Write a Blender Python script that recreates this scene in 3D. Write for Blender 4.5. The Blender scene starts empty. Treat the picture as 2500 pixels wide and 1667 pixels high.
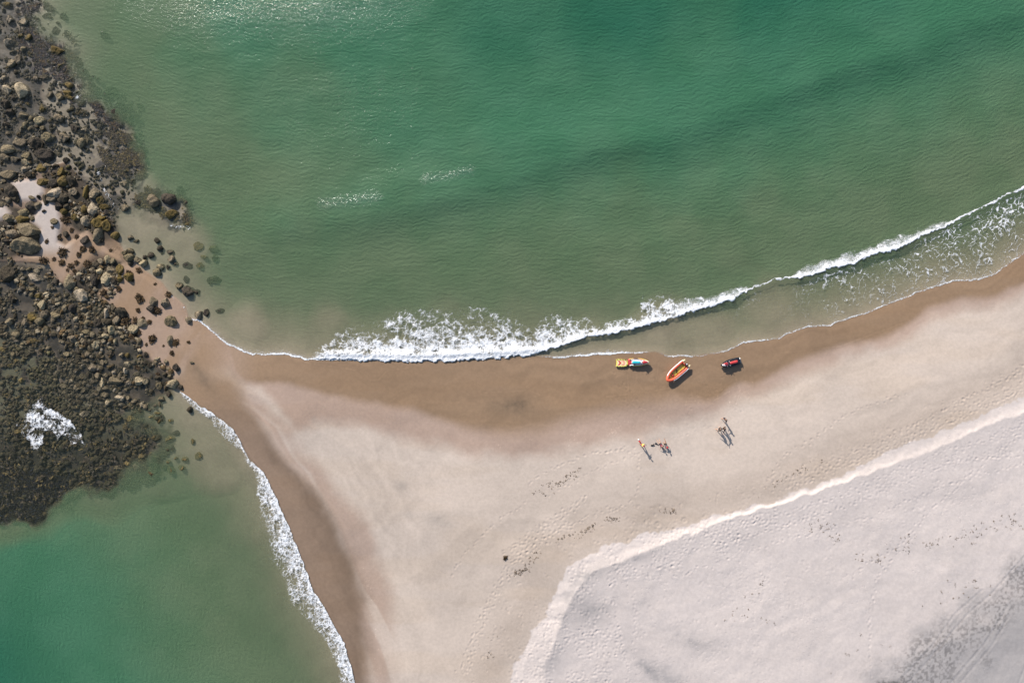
import bpy, bmesh, math, random
import numpy as np
from mathutils import Vector, Matrix, Euler

# ------------------------------------------------------------------ camera, light, exposure
S = 15.0                    # photo pixels per metre on the sand
H = 108.0                   # height of the drone
scene = bpy.context.scene
col = scene.collection
SUN_EL = math.radians(27.5)
SUN_AZ = math.atan2(-0.53, 0.85)          # from +Y towards +X
sun_dir = Vector((math.sin(SUN_AZ)*math.cos(SUN_EL), math.cos(SUN_AZ)*math.cos(SUN_EL), math.sin(SUN_EL)))

cd = bpy.data.cameras.new('camera'); cam = bpy.data.objects.new('camera', cd); col.objects.link(cam)
cam.location = (0, 0, H); cam.rotation_euler = (0, 0, 0)
cd.sensor_width = 36; cd.lens = 36*H/(2500/S); cd.clip_start = 1; cd.clip_end = 5000
scene.camera = cam

w = bpy.data.worlds.new('World'); scene.world = w; w.use_nodes = True
nt = w.node_tree; bg = nt.nodes['Background']
sky = nt.nodes.new('ShaderNodeTexSky'); sky.sky_type = 'NISHITA'; sky.sun_disc = False
sky.sun_elevation = SUN_EL; sky.sun_rotation = SUN_AZ % (2*math.pi)
nt.links.new(sky.outputs[0], bg.inputs[0]); bg.inputs[1].default_value = 0.10
ld = bpy.data.lights.new('sun', 'SUN'); ld.energy = 4.6; ld.angle = math.radians(0.5); ld.color = (1.0, 0.93, 0.86)
lo = bpy.data.objects.new('sun', ld); col.objects.link(lo)
lo.rotation_euler = sun_dir.to_track_quat('Z', 'Y').to_euler(); lo.location = (-60, 90, 80)
scene.view_settings.view_transform = 'Standard'; scene.view_settings.look = 'None'
scene.view_settings.exposure = 0.70; scene.view_settings.gamma = 1

# ------------------------------------------------------------------ helpers
def tag(o, label=None, cat=None, group=None, kind=None):
    if label: o['label'] = label
    if cat: o['category'] = cat
    if group: o['group'] = group
    if kind: o['kind'] = kind
    return o
def W(px, py): return ((px-1250)/S, (833.5-py)/S)

_rs = np.random.RandomState(7)
_T = _rs.rand(256*256).astype(np.float32)
def _h(ix, iy, s):
    return _T[((ix*1619 + iy*31337 + s*6971) ^ ((ix*7 + iy*13 + s) << 5)) & 65535]
def vn(x, y, s=0):
    x = np.asarray(x, np.float32); y = np.asarray(y, np.float32)
    fx = np.floor(x); fy = np.floor(y); ix = fx.astype(np.int64); iy = fy.astype(np.int64)
    u = x-fx; v = y-fy; u = u*u*u*(u*(u*6-15)+10); v = v*v*v*(v*(v*6-15)+10)
    a = _h(ix, iy, s); b = _h(ix+1, iy, s); c = _h(ix, iy+1, s); d = _h(ix+1, iy+1, s)
    return (a+(b-a)*u)*(1-v)+(c+(d-c)*u)*v
def fbm(x, y, o=4, s=0, g=.5):
    r = 0; a = 1; t = 0
    for i in range(o):
        r = r + a*vn(x*2**i+17.3*i, y*2**i-9.1*i, s+i); t += a; a *= g
    return r/t
def worley(x, y, s=0):
    ix = np.floor(x).astype(np.int64); iy = np.floor(y).astype(np.int64)
    f1 = np.full(x.shape, 9., np.float32); f2 = f1.copy()
    for dx in (-1, 0, 1):
        for dy in (-1, 0, 1):
            cx = ix+dx; cy = iy+dy
            px = cx+_h(cx, cy, s+11); py = cy+_h(cx, cy, s+57)
            d = np.sqrt((px-x)**2+(py-y)**2)
            f2 = np.minimum(f2, np.maximum(f1, d)); f1 = np.minimum(f1, d)
    return f1, f2
def ss(a, b, x):
    t = np.clip((x-a)/(b-a), 0, 1); return t*t*(3-2*t)
def pdist(U, V, pts):
    d = np.full(U.shape, 1e9, np.float32)
    for (x0, y0), (x1, y1) in zip(pts[:-1], pts[1:]):
        dx = x1-x0; dy = y1-y0; L = dx*dx+dy*dy+1e-9
        t = np.clip(((U-x0)*dx+(V-y0)*dy)/L, 0, 1)
        d = np.minimum(d, (U-x0-t*dx)**2+(V-y0-t*dy)**2)
    return np.sqrt(d)
def inpoly(U, V, pts):
    r = np.zeros(U.shape, bool); n = len(pts)
    for i in range(n):
        x0, y0 = pts[i]; x1, y1 = pts[(i+1) % n]
        if y0 == y1: continue
        c = ((y0 > V) != (y1 > V)) & (U < (x1-x0)*(V-y0)/(y1-y0)+x0)
        r ^= c
    return r
def psd(U, V, pts):          # positive inside
    d = pdist(U, V, list(pts)+[pts[0]])
    return np.where(inpoly(U, V, pts), d, -d)
def fy(pts): 
    a = np.array(sorted(pts)); return lambda U: np.interp(U, a[:, 0], a[:, 1])
def fx(pts):
    a = np.array(sorted((q, p) for p, q in pts)); return lambda V: np.interp(V, a[:, 0], a[:, 1])

def mesh_np(name, co, faces, attrs=None, mat=None, smooth=True, parent=None, cols=None):
    me = bpy.data.meshes.new(name)
    n = len(co); m = len(faces); k = faces.shape[1]
    me.vertices.add(n); me.vertices.foreach_set('co', np.ascontiguousarray(co, np.float32).ravel())
    me.loops.add(m*k); me.loops.foreach_set('vertex_index', np.ascontiguousarray(faces, np.int32).ravel())
    me.polygons.add(m); me.polygons.foreach_set('loop_start', np.arange(0, m*k, k, dtype=np.int32))
    me.polygons.foreach_set('loop_total', np.full(m, k, np.int32))
    me.polygons.foreach_set('use_smooth', np.full(m, smooth, bool))
    me.update(calc_edges=True)
    for kx, v in (attrs or {}).items():
        a = me.attributes.new(kx, 'FLOAT', 'POINT'); a.data.foreach_set('value', np.ascontiguousarray(v, np.float32).ravel())
    if cols is not None:
        a = me.attributes.new('Col', 'FLOAT_COLOR', 'POINT')
        c4 = np.ones((n, 4), np.float32); c4[:, :3] = cols.reshape(n, 3); a.data.foreach_set('color', c4.ravel())
    o = bpy.data.objects.new(name, me); col.objects.link(o)
    if mat: me.materials.append(mat)
    if parent: o.parent = parent
    return o
def grid_faces(nx, ny):
    i = np.arange(nx-1); j = np.arange(ny-1); I, J = np.meshgrid(i, j)
    a = (J*nx+I).ravel(); return np.stack([a, a+1, a+nx+1, a+nx], 1)

# node material helper
class NM:
    def __init__(s, name):
        s.m = bpy.data.materials.new(name); s.m.use_nodes = True; s.t = s.m.node_tree
        s.t.nodes.clear(); s.out = s.n('ShaderNodeOutputMaterial')
    def n(s, typ, **kw):
        nd = s.t.nodes.new(typ)
        for k, v in kw.items(): setattr(nd, k, v)
        return nd
    def l(s, a, b): s.t.links.new(a, b)
    def set(s, nd, idx, v):
        if isinstance(v, bpy.types.NodeSocket): s.l(v, nd.inputs[idx])
        else: nd.inputs[idx].default_value = v
    def math(s, op, a, b=0.0, c=0.0):
        nd = s.n('ShaderNodeMath', operation=op); s.set(nd, 0, a); s.set(nd, 1, b)
        if op in ('MULTIPLY_ADD', 'SMOOTHSTEP'): s.set(nd, 2, c)
        return nd.outputs[0]
    def mapr(s, v, a, b, c=0.0, d=1.0):
        nd = s.n('ShaderNodeMapRange', interpolation_type='SMOOTHSTEP'); s.set(nd, 0, v)
        for i, x in enumerate((a, b, c, d)): nd.inputs[i+1].default_value = x
        return nd.outputs[0]
    def mix(s, f, a, b, bt='MIX'):
        nd = s.n('ShaderNodeMix', data_type='RGBA', blend_type=bt); s.set(nd, 0, f)
        for i, v in ((6, a), (7, b)):
            if isinstance(v, bpy.types.NodeSocket): s.l(v, nd.inputs[i])
            else: nd.inputs[i].default_value = (*v[:3], 1)
        return nd.outputs[2]
    def attr(s, name): return s.n('ShaderNodeAttribute', attribute_name=name)
    def noise(s, scale, detail=4, rough=.55, vec=None, dist=0.0):
        nd = s.n('ShaderNodeTexNoise'); nd.inputs['Scale'].default_value = scale
        nd.inputs['Detail'].default_value = detail; nd.inputs['Roughness'].default_value = rough
        nd.inputs['Distortion'].default_value = dist
        if vec is not None: s.l(vec, nd.inputs['Vector'])
        return nd.outputs[0]
    def pos(s): return s.n('ShaderNodeNewGeometry').outputs['Position']
    def objco(s): return s.n('ShaderNodeTexCoord').outputs['Object']
    def scale(s, vec, v):
        nd = s.n('ShaderNodeMapping'); s.l(vec, nd.inputs[0]); nd.inputs['Scale'].default_value = v; return nd.outputs[0]
    def bump(s, h, strength, dist, normal=None):
        nd = s.n('ShaderNodeBump'); s.set(nd, 'Height', h); s.set(nd, 'Strength', strength); s.set(nd, 'Distance', dist)
        if normal is not None: s.l(normal, nd.inputs['Normal'])
        return nd.outputs[0]
    def prin(s, base, rough=.6, normal=None, metal=0.0, spec=.5, coat=0.0):
        nd = s.n('ShaderNodeBsdfPrincipled')
        if isinstance(base, bpy.types.NodeSocket): s.l(base, nd.inputs['Base Color'])
        else: nd.inputs['Base Color'].default_value = (*base[:3], 1)
        s.set(nd, 'Roughness', rough); nd.inputs['Metallic'].default_value = metal
        nd.inputs['Specular IOR Level'].default_value = spec; nd.inputs['Coat Weight'].default_value = coat
        if normal is not None: s.l(normal, nd.inputs['Normal'])
        s.l(nd.outputs[0], s.out.inputs[0]); return nd.outputs[0]

def simple(name, c, rough=.5, var=.15, scale=9, spec=.5, metal=0., coat=0.):
    m = NM(name); nz = m.noise(scale, 5, .6, m.objco())
    f = m.mapr(nz, .3, .7)
    a = [max(0, x*(1-var)) for x in c]; b = [min(1, x*(1+var)) for x in c]
    m.prin(m.mix(f, a, b), rough, m.bump(nz, .15, .01), metal, spec, coat); return m.m

# ------------------------------------------------------------------ traced curves (photo pixels)
NSH = [(451,747),(459,776),(483,781),(523,814),(554,841),(588,856),(617,866),(648,867),(704,866),(745,878),(826,879),(900,879),(983,882),(1087,881),(1206,875),(1289,869),
       (1340,871),(1364,875),(1400,872),(1449,865),(1538,862),(1600,860),(1615,864),(1630,871),(1666,870),(1687,872),(1717,867),(1776,858),(1815,837),(1895,829),(1930,812),(1972,799),(2020,796),
       (2060,782),(2101,770),(2187,736),(2244,713),(2330,687),(2388,684),(2425,672),(2460,647),(2500,619),(2700,540),(3400,330),(9000,-1200)]
WSH = [(439,953),(478,983),(512,1003),(566,1042),(588,1081),(610,1120),(644,1154),(674,1213),(703,1277),(723,1330),(747,1389),(767,1443),(791,1477),(816,1526),(840,1570),(860,1633),(868,1667),
       (930,1850),(1100,2400),(2200,9000)]
LAND = NSH[::-1] + [(430,728),(416,720),(395,690),(345,655),(305,622),(288,585),(275,535),(225,500),(205,440),(160,395),(120,405),(60,420),(20,440),(-60,440),(-200,560),(-60,640),
       (0,640),(60,640),(120,645),(140,690),(200,700),(245,735),(295,800),(330,850),(372,895),(420,945)] + WSH + [(9000,9000)]
BRK = [(1300,862),(1360,848),(1434,824),(1502,812),(1562,798),(1598,788),(1633,779),(1672,764),(1740,746),(1782,733),(1818,715),(1850,699),(1895,683),(1949,679),(1985,672),(2029,655),(2084,644),(2130,621),(2173,615),(2216,595),(2267,569),(2302,556),(2330,540),(2402,505),(2460,478),(2500,460),(2600,415),(3400,150)]
NFOAM_BACK = [(745,872),(760,852),(804,842),(819,820),(849,797),(879,790),(938,782),(968,756),(1027,753),(1132,750),(1191,752),(1254,768),(1274,788),(1301,815),(1320,778),(1345,770),(1389,776),(1449,776),(1493,778),(1532,769),
       (1560,760),(1568,722),(1600,716),(1636,722),(1650,734),(1672,735),(1732,720),(1790,708),(1818,704),(1850,695),(1895,678),(1935,664),(1980,644),(2029,630),(2086,615),(2138,595),(2187,578),(2216,574),(2273,551),(2330,532),(2402,498),(2500,452)]
NFOAM_FRONT = [(745,878),(826,879),(900,879),(983,882),(1087,881),(1206,875),(1289,867)]+BRK[1:-2]
WFOAM_BACK = [(437,956),(473,995),(508,1022),(545,1071),(586,1096),(596,1125),(624,1154),(626,1213),(644,1272),(659,1320),(669,1369),(693,1418),(710,1472),(742,1501),(781,1550),(806,1585),(825,1633),(833,1667),(890,1850)]
WFOAM_FRONT = WSH[:-2]
WETN = [(560,850),(579,909),(600,928),(638,936),(700,936),(745,945),(789,960),(843,974),(925,981),(1015,1000),(1063,1021),(1148,1046),(1222,1060),(1318,1052),(1414,1022),(1500,1000),(1576,991),(1652,978),(1710,977),(1748,972),(1786,947),(1805,936),(1840,937),(1900,905),(1945,882),(2058,842),(2115,833),(2173,815),(2264,756),(2345,727),(2431,722),(2462,702),(2500,691),(2700,620),(9000,-1000)]
DAMP = [(560,905),(640,960),(700,1020),(730,1053),(808,1036),(882,1036),(935,1052),(1063,1080),(1169,1111),(1275,1112),(1350,1105),(1435,1090),(1540,1058),(1640,1028),(1740,1004),(1800,985),(1850,960),(1950,915),(2060,870),(2180,835),(2270,785),(2350,752),(2440,742),(2500,715),(9000,-980)]
WRID = [(545,855),(571,900),(596,978),(610,998),(644,1032),(674,1091),(703,1130),(737,1159),(772,1198),(801,1237),(830,1281),(855,1350),(874,1404),(889,1453),(894,1511),(899,1667),(950,2000)]
DUNE = [(1130,2200),(1243,1667),(1253,1626),(1280,1582),(1297,1534),(1335,1493),(1341,1463),(1358,1429),(1382,1385),(1416,1364),(1443,1345),(1471,1327),(1508,1325),(1576,1296),(1637,1284),(1712,1264),(1780,1247),(1885,1217),(1970,1187),(2055,1157),(2098,1130),(2183,1089),(2259,1064),(2332,1030),(2395,1005),(2500,962),(2800,860),(9000,-1400)]
CREST = [(1250,2200),(1335,1600),(1352,1558),(1372,1497),(1396,1439),(1440,1385),(1542,1352),(1640,1312),(1800,1252),(1970,1200),(2098,1157),(2225,1113),(2353,1055),(2500,1000),(2800,895),(9000,-1360)]
SWELL = [(300,640),(560,598),(680,545),(920,510),(1120,470),(1330,405),(1590,340),(1810,255),(2130,140),(2500,10),(2900,-150)]
fN = fy(NSH[2:]); fWetN = fy(WETN); fDamp = fy(DAMP); fDune = fy(DUNE); gWrid = fx(WRID); fCrest = fy(CREST); gW = fx(WSH); fSw = fy(SWELL)
fFront = fy(NFOAM_FRONT); fBack = fy(NFOAM_BACK)

DEPTH = [(2400,50,4.6),(2000,60,4.2),(1500,40,3.6),(1250,60,3.2),(900,60,2.8),(600,60,2.4),(350,60,1.4),(450,130,1.8),(200,60,.8),(60,60,.3),(300,200,1.0),(450,250,1.6),(700,250,1.9),(1000,250,2.3),(1300,250,2.7),(1700,250,2.9),(2200,250,3.3),
 (2450,200,3.7),(2450,380,2.3),(2200,420,2.0),(2000,350,2.5),(1700,430,2.2),(1400,470,2.2),(1150,520,2.1),(900,560,1.9),(640,600,1.6),(520,480,1.0),(420,400,.9),(380,300,.95),(450,600,.2),(560,680,.6),(700,720,.75),(900,700,.85),(1200,680,.95),(1500,660,1.1),(1700,600,1.2),(1900,560,1.35),(2100,500,1.5),
 (1500,560,1.45),(1200,600,1.3),(900,620,1.2),(1800,690,.8),(1850,735,.2),(2100,690,.6),(2350,610,.95),(2450,570,1.2),(1600,820,.10),(1750,820,.10),(1900,780,.16),(2000,750,.4),(2200,700,.55),(600,800,.12),(800,810,.3),(1100,800,.5),(400,560,.14),(330,560,.1),(330,480,.2),(250,320,.4),(150,230,.25),(150,100,.3),(60,200,.2),(60,350,.15),(200,400,.2),(280,430,.3),
 (50,700,.12),(50,900,.3),(150,800,.12),(250,850,.12),(330,950,.18),(200,950,.3),(80,1000,.45),(200,1080,.45),(330,1080,.45),(430,1080,.3),(100,1180,.6),(20,1250,.8),(250,1180,.6),(400,1180,.6),(550,1150,.22),(480,1030,.12),(500,1080,.2),
 (550,1300,1.3),(400,1300,2.2),(200,1350,2.4),(50,1400,2.9),(50,1600,4.9),(250,1600,3.4),(450,1600,2.6),(600,1600,2.8),(700,1600,1.6),(620,1450,1.8),(450,1450,3.0),(300,1480,3.2),(640,1300,.3),(-400,1500,5),(-400,800,2),(-400,100,2),(1250,-600,8),(2500,-600,9),(300,-500,5),(-1500,0,8),(400,2200,7),(6000,-4000,9),(-4000,4000,9)]

ROCKBED = [(0,-200),(40,-80),(112,0),(118,18),(88,40),(98,92),(150,105),(170,128),(205,170),(222,225),(280,248),(316,262),(338,318),(350,360),(352,420),(330,460),(360,470),(400,470),(460,480),(465,550),(400,530),(300,520),(285,585),
   (300,640),(300,700),(240,720),(260,740),(330,790),(345,850),(385,895),(425,925),(420,960),(360,1000),(345,1030),(420,1060),(395,1110),(378,1172),(320,1150),(290,1195),(205,1205),(150,1235),(100,1290),(0,1290),(-300,1300),(-900,700),(-300,-100)]
SANDP = [[(28,446),(60,438),(85,438),(106,455),(110,472),(96,486),(82,492),(50,492),(40,470)],
         [(98,492),(128,490),(146,515),(150,545),(144,590),(160,600),(215,560),(250,600),(300,640),(240,620),(160,690),(120,655),(60,630),(95,620),(98,560),(74,540),(90,520)],
         [(-10,508),(12,500),(28,520),(20,535),(-10,540)],
         [(240,720),(300,640),(380,690),(450,745),(480,790),(470,900),(430,930),(385,890),(345,830),(330,790),(260,740)]]
COB_DRY = [(0,640),(60,645),(125,660),(130,700),(165,690),(240,625),(300,640),(300,700),(240,715),(262,745),(335,800),(335,850),(385,895),(425,925),(420,960),(350,1000),(250,995),(150,975),(120,860),(0,850),(-200,850),(-200,640)]
COB_TOP = [(0,-60),(30,-20),(60,100),(90,180),(110,260),(135,330),(145,400),(110,410),(90,440),(40,440),(30,500),(90,520),(95,625),(0,630),(-200,630),(-200,-60)]
COB_MID = [(100,420),(160,400),(190,430),(210,440),(290,480),(290,580),(230,600),(180,560),(150,500),(120,470)]
COB_SUB = [(-200,830),(0,830),(120,860),(150,970),(250,1000),(345,1005),(380,1050),(420,1060),(395,1110),(372,1172),(312,1145),(280,1190),(200,1203),(150,1230),(80,1280),(-200,1290)]
KELP = [[(40,-80),(40,0),(112,0),(120,16),(100,26),(86,34),(84,60),(95,90),(115,97),(150,105),(168,126),(188,145),(205,168),(216,190),(216,232),(250,245),(282,250),(314,262),(322,290),(335,320),(300,302),(262,296),(238,284),(180,250),(140,190),(70,150),(52,100),(50,40)],
        [(244,316),(290,328),(345,348),(352,365),(330,372),(350,392),(348,425),(345,445),(322,450),(280,432),(250,400),(236,350)],
        [(325,480),(350,472),(372,465),(396,460),(420,470),(426,485),(440,505),(455,480),(466,495),(468,545),(440,555),(410,535),(395,505),(370,510),(345,520),(330,505)],
        [(-100,1140),(40,1150),(120,1150),(175,1170),(168,1200),(110,1225),(95,1262),(45,1280),(-100,1270)],
        [(255,1170),(300,1150),(330,1150),(370,1140),(378,1172),(350,1160),(310,1180),(260,1200),(210,1206),(215,1190)]]

def fields(U, V):
    """depth / height of the sand surface in metres, plus helper masks, at photo pixel coordinates"""
    sl = psd(U, V, LAND)/S                                  # metres, + on land
    num = np.zeros(U.shape, np.float32); den = np.zeros(U.shape, np.float32)
    for x, y, d in DEPTH:
        ww = 1.0/(((U-x)**2+(V-y)**2)/1e4+.12)**2.0
        num += ww*d; den += ww
    dep = num/den
    rb = ss(-14, 14, psd(U, V, ROCKBED)+(fbm(U/45, V/45, 3, 6)-.5)*70)
    slope = .065
    d1 = np.minimum(dep, np.maximum(-sl, 0)*slope+.02*np.maximum(-sl, 0)**.5)
    d1 = d1*(1-rb)+np.minimum(dep, .06+np.maximum(-sl, 0)*.12)*rb
    z = -d1
    n1 = fbm(U/90, V/90, 4, 3); n2 = fbm(U/22, V/22, 4, 5)
    z += np.where(sl > 0, 0, (n1-.5)*.25*np.minimum(1, -sl/8))
    # land
    zl = .05*np.minimum(sl, 14)+.03*np.clip(sl-14, 0, 40)
    pocket = np.zeros(U.shape)
    for p in SANDP: pocket = np.maximum(pocket, ss(-6, 10, psd(U, V, p)))
    isth = ss(300, 480, U)
    zl = zl*isth+(1-isth)*(.02+pocket*.18)
    jg = (vn(U/26, V/26, 7)-.5)*.8+(vn(U/9, V/9, 8)-.5)*.4
    dd = pdist(U, V, DUNE)/S*np.where(V > fDune(U), 1, -1)+jg
    dc = pdist(U, V, CREST)/S*np.where(V > fCrest(U), 1, -1)+jg*.7
    step = np.clip(dd/(np.abs(dd)+np.abs(dc)+1e-4), 0, 1); step = np.where(dc > 0, 1, np.where(dd < 0, 0, step))
    hh = .85*np.interp(U, [1240, 1500, 1800, 2500], [.6, .46, .32, .27]); step = step**np.interp(U, [1300, 1500, 1800], [1.2, 1.5, 2.6])
    zl = zl + hh*step - np.where(dc > 0, .22*(1-np.exp(-dc/5.)), 0) + np.where(dc > 0, (n1-.5)*.22*np.clip(dc/4, 0, 1)+(n2-.5)*.03, 0)
    z = np.where(sl > 0, zl+(n1-.5)*.05*np.minimum(1, sl/6), z)
    z += np.where(sl < 0, pocket*0, 0)
    z += rb*(1-pocket)*((n2-.5)*.16)
    return z, sl, dep, rb, pocket, dd, dc, n1, n2

# ------------------------------------------------------------------ ground
def axis(lo, hi, step, far):
    a = list(np.arange(lo, hi+1e-6, step)); s = step; L = []; x = lo
    while x > -far: s *= 1.25; x -= s; L.append(x)
    s = step; R = []; x = hi
    while x < far: s *= 1.25; x += s; R.append(x)
    return np.array(L[::-1]+a+R)
gx = axis(-88, 88, .15, 900); gy = axis(-60, 60, .15, 900)
X, Y = np.meshgrid(gx, gy); U = (X*S+1250).astype(np.float32); V = (833.5-Y*S).astype(np.float32)
Z, SL, DEP, RB, POC, DD, DC, N1, N2 = fields(U, V)

# footprints and tracks pressed into the sand
rng = np.random.RandomState(3)
def press(px, py, r, depth, ang=0, asp=1.0, rim=.35):
    x, y = W(px, py); i0 = np.searchsorted(gx, x-3*r); i1 = np.searchsorted(gx, x+3*r); j0 = np.searchsorted(gy, y-3*r); j1 = np.searchsorted(gy, y+3*r)
    if i1 <= i0 or j1 <= j0: return
    xx = X[j0:j1, i0:i1]-x; yy = Y[j0:j1, i0:i1]-y; c = math.cos(ang); s = math.sin(ang)
    a = (xx*c+yy*s)/(r*asp); b = (-xx*s+yy*c)/r; q = a*a+b*b
    depth = depth*.95; Z[j0:j1, i0:i1] += -depth*np.exp(-q)+rim*depth*np.exp(-(np.sqrt(q)-1.5)**2*3)
def track(pts, step=9, depth=.055, r=.15, jit=3):
    pts = np.array(pts, float); seg = np.hypot(*np.diff(pts, axis=0).T); L = np.concatenate([[0], np.cumsum(seg)])
    side = 1; t = rng.rand()*step
    while t < L[-1]:
        x = np.interp(t, L, pts[:, 0]); y = np.interp(t, L, pts[:, 1]); x2 = np.interp(t+2, L, pts[:, 0]); y2 = np.interp(t+2, L, pts[:, 1])
        dx, dy = x2-x, y2-y; n = math.hypot(dx, dy)+1e-6; side *= -1
        press(x-dy/n*side*1.7+rng.randn()*jit*.9, y+dx/n*side*1.7+rng.randn()*jit*.9, r*rng.uniform(.85, 1.2), depth*rng.uniform(.6, 1.2), math.atan2(-dy, dx), 1.5)
        t += step*rng.uniform(.6, 1.7)
T1 = [(1100,1405),(1140,1340),(1190,1290),(1235,1250),(1290,1222)]; T2 = [(1229,1340),(1262,1318),(1294,1296),(1331,1266),(1372,1242),(1426,1204)]
for off in (0, 6, 14): track([(a+off*.4, b+off) for a, b in T2], 8)
track(T1, 10); track([(1480,1245),(1530,1230),(1555,1200),(1562,1160),(1555,1110)], 9)
track([(1870,1168),(1886,1150),(1900,1120),(1930,1095),(1970,1078),(2000,1055),(2060,1010),(2200,960)], 9)
for off in (0, 9, 20): track([(1120+off,1640),(1150+off,1560),(1175+off,1490),(1215+off,1420),(1240+off,1370),(1290+off,1330),(1380+off,1270)], 9)
track([(1370,1290),(1400,1275),(1440,1250),(1500,1235)], 9); track([(1290,1180),(1350,1140),(1420,1110),(1480,1100),(1550,1092)], 8); track([(1600,1080),(1660,1060),(1745,1040)], 10, .03)
track([(1570,1100),(1500,1125),(1440,1150),(1330,1210)], 9, .04)
for k in range(5):
    a = rng.uniform(-30, 60); track([(1900,1180+a*.4),(2080,1105+a*.5),(2250,1030+a*.6),(2500,905+a)], 9, .05)
for k in range(5):
    a = rng.uniform(0, 90); b = rng.uniform(-20, 60); track([(1640,1310+a),(1900,1240+a*.8+b*.3),(2100,1175+a),(2300,1090+a),(2500,1020+a+b)], 10, .05)
track([(2060,1400),(2180,1330),(2260,1240),(2350,1160),(2480,1060)], 9); track([(1640,1280),(1560,1330),(1520,1400),(1550,1480),(1540,1600)], 9)
track([(2110,1640),(2108,1500),(2130,1400),(2220,1300)], 9); track([(1820,1270),(1900,1278),(2000,1235)], 9)
for k in range(16):
    x = rng.uniform(1490, 1840); y = rng.uniform(905, 985); track([(x, y), (x+rng.uniform(-60, 60), y+rng.uniform(20, 90))], 10, .035, .13, 6)
def scatter_in(poly, n, r=.13, d=.05):
    p = np.array(poly); k = 0
    xs = rng.uniform(p[:, 0].min(), p[:, 0].max(), n*4); ys = rng.uniform(p[:, 1].min(), p[:, 1].max(), n*4)
    m = inpoly(xs, ys, poly) & (vn(xs/35, ys/35, 9) > .38)
    for x, y in list(zip(xs[m], ys[m]))[:n]: press(x, y, r*rng.uniform(.8, 1.5), d*rng.uniform(.4, 1.2), rng.uniform(0, 3), rng.uniform(1, 1.8))
scatter_in([(1243,1667),(1300,1530),(1345,1460),(1390,1380),(1480,1325),(1640,1285),(1900,1215),(1900,1270),(1640,1420),(1500,1400),(1500,1480),(1540,1667)], 1500)
scatter_in([(1150,1667),(1200,1500),(1290,1330),(1500,1230),(1640,1230),(1900,1150),(2500,880),(2500,965),(1900,1215),(1480,1325),(1340,1470),(1243,1667)], 1500, .13, .04)
scatter_in([(1540,1667),(1540,1480),(1900,1270),(2300,1090),(2500,1000),(2500,1150),(2200,1300),(2000,1460),(1850,1667)], 1100, .12, .03)
for px, py in ((1602,1275),(1666,1265)):
    press(px, py, .38, .10, 0, 1, .3); press(px, py, .18, -.12, 0, 1, 0)
# tyre tracks in the dark corner
def rut(pts, w=.16, d=.05):
    dd_ = pdist(U, V, pts)/S; dd_ = dd_+(vn(U/10, V/10, 77)-.5)*.12; d = d*.45; return -d*np.exp(-(dd_/w)**2)+.5*d*np.exp(-((dd_-2.2*w)/w)**2)
for p in ([(2290,1667),(2380,1560),(2420,1500),(2440,1465)], [(2312,1667),(2400,1562),(2442,1490)], [(2460,1667),(2500,1560)], [(2480,1667),(2515,1570)], [(2160,1667),(2260,1560),(2310,1490),(2380,1430)], [(2186,1667),(2280,1560),(2340,1490),(2400,1440),(2500,1330)]):
    Z += rut(p)
for p in ([(1495,1462),(1530,1487),(1570,1514),(1620,1530)], [(1800,1620),(1860,1530),(1980,1480),(2080,1420),(2150,1380)], [(1525,1585),(1560,1620),(1610,1667)]):
    Z += rut(p, .6, .035)

# albedo of the ground (dry, damp, wet sand; mineral streaks; rocky bed with shade painted into its gaps)
tt = np.arange(-900, 3400, 10.); kern = np.exp(-(np.arange(-60, 61)*10/230.)**2); kern /= kern.sum()
smN = np.convolve(np.pad(np.where(tt < 560, 850-(560-tt)*.35, fN(tt)), 60, 'edge'), kern, 'valid'); smW = np.convolve(np.pad(gW(tt), 60, 'edge'), kern, 'valid')
def shore_s(U, V):
    a = (np.interp(U, tt, smN)-V)/S*.95; b = (np.interp(V, tt, smW)-U)/S*.87; k = ss(860, 1150, V)*(U < 900); return b*k+a*(1-k)
wn = (fbm(U/60, V/60, 4, 21)-.5); wf = (fbm(U/9, V/9, 3, 23)-.5)
dry = np.array((.445, .374, .316)); dune = np.array((.478, .424, .394)); damp = np.array((.318, .232, .182)); wet = np.array((.225, .150, .092)); seabed = np.array((.285, .235, .165))
soft = np.interp(U, [700, 1100, 1320, 1650, 1720, 2500], [11, 16, 34, 34, 14, 12])
tw = ss(-1, 1, (fWetN(U)+wn*14-V)/soft)*ss(500, 640, U)
td = ss(-1, 1, (fDamp(U)+wn*36+wf*8-V)/26.)
tww = ss(-1, 1, (gWrid(V)+wn*34-U)/30.)*ss(880, 950, V)
aw0 = (U-gW(V))/S
tww2 = ss(-1, 1, (gWrid(V)+62+wn*60-U)/34.)*ss(900, 1000, V)*(.35+.65*ss(.38, .58, fbm(aw0/2.4, V/420., 3, 31)))
wetm = np.maximum(tw, tww); dampm = np.clip(np.maximum(td*.95, tww2*.8), 0, 1)
ww_ = ss(.38, .62, fbm(U/160+3, V/120, 4, 41))
C = dry[None, None]*(1-dampm[..., None])+damp*dampm[..., None]
kwst = (ss(930, 1050, V)*(tww >= tw))[..., None]; C = C*(1-wetm[..., None])+wet*(1+kwst*np.array((-.10, -.05, .08)))*wetm[..., None]
C *= (1+.08*(ww_-.5)*(1-wetm))[..., None]
al_ = (fN(U)-V)/S; aw_ = (U-gW(V))/S
stN = fbm(al_/1.3+wn*3, U/320., 4, 91); stW = fbm(aw_/1.2+wn*4, V/420., 4, 93); kW = ss(1300, 900, U)*ss(950, 1150, V)
stk = stN*(1-kW)+stW*kW; C *= (1+(stk-.53)*(.20+.16*wetm)*np.where(V > fN(U), 1, .3)*(1-.6*ss(-1, 1, DD)))[..., None]
sm_ = ss(.55, .75, fbm((U+V)/70., (U-V)/170., 4, 95)); C *= (1-.07*sm_)[..., None]
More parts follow.
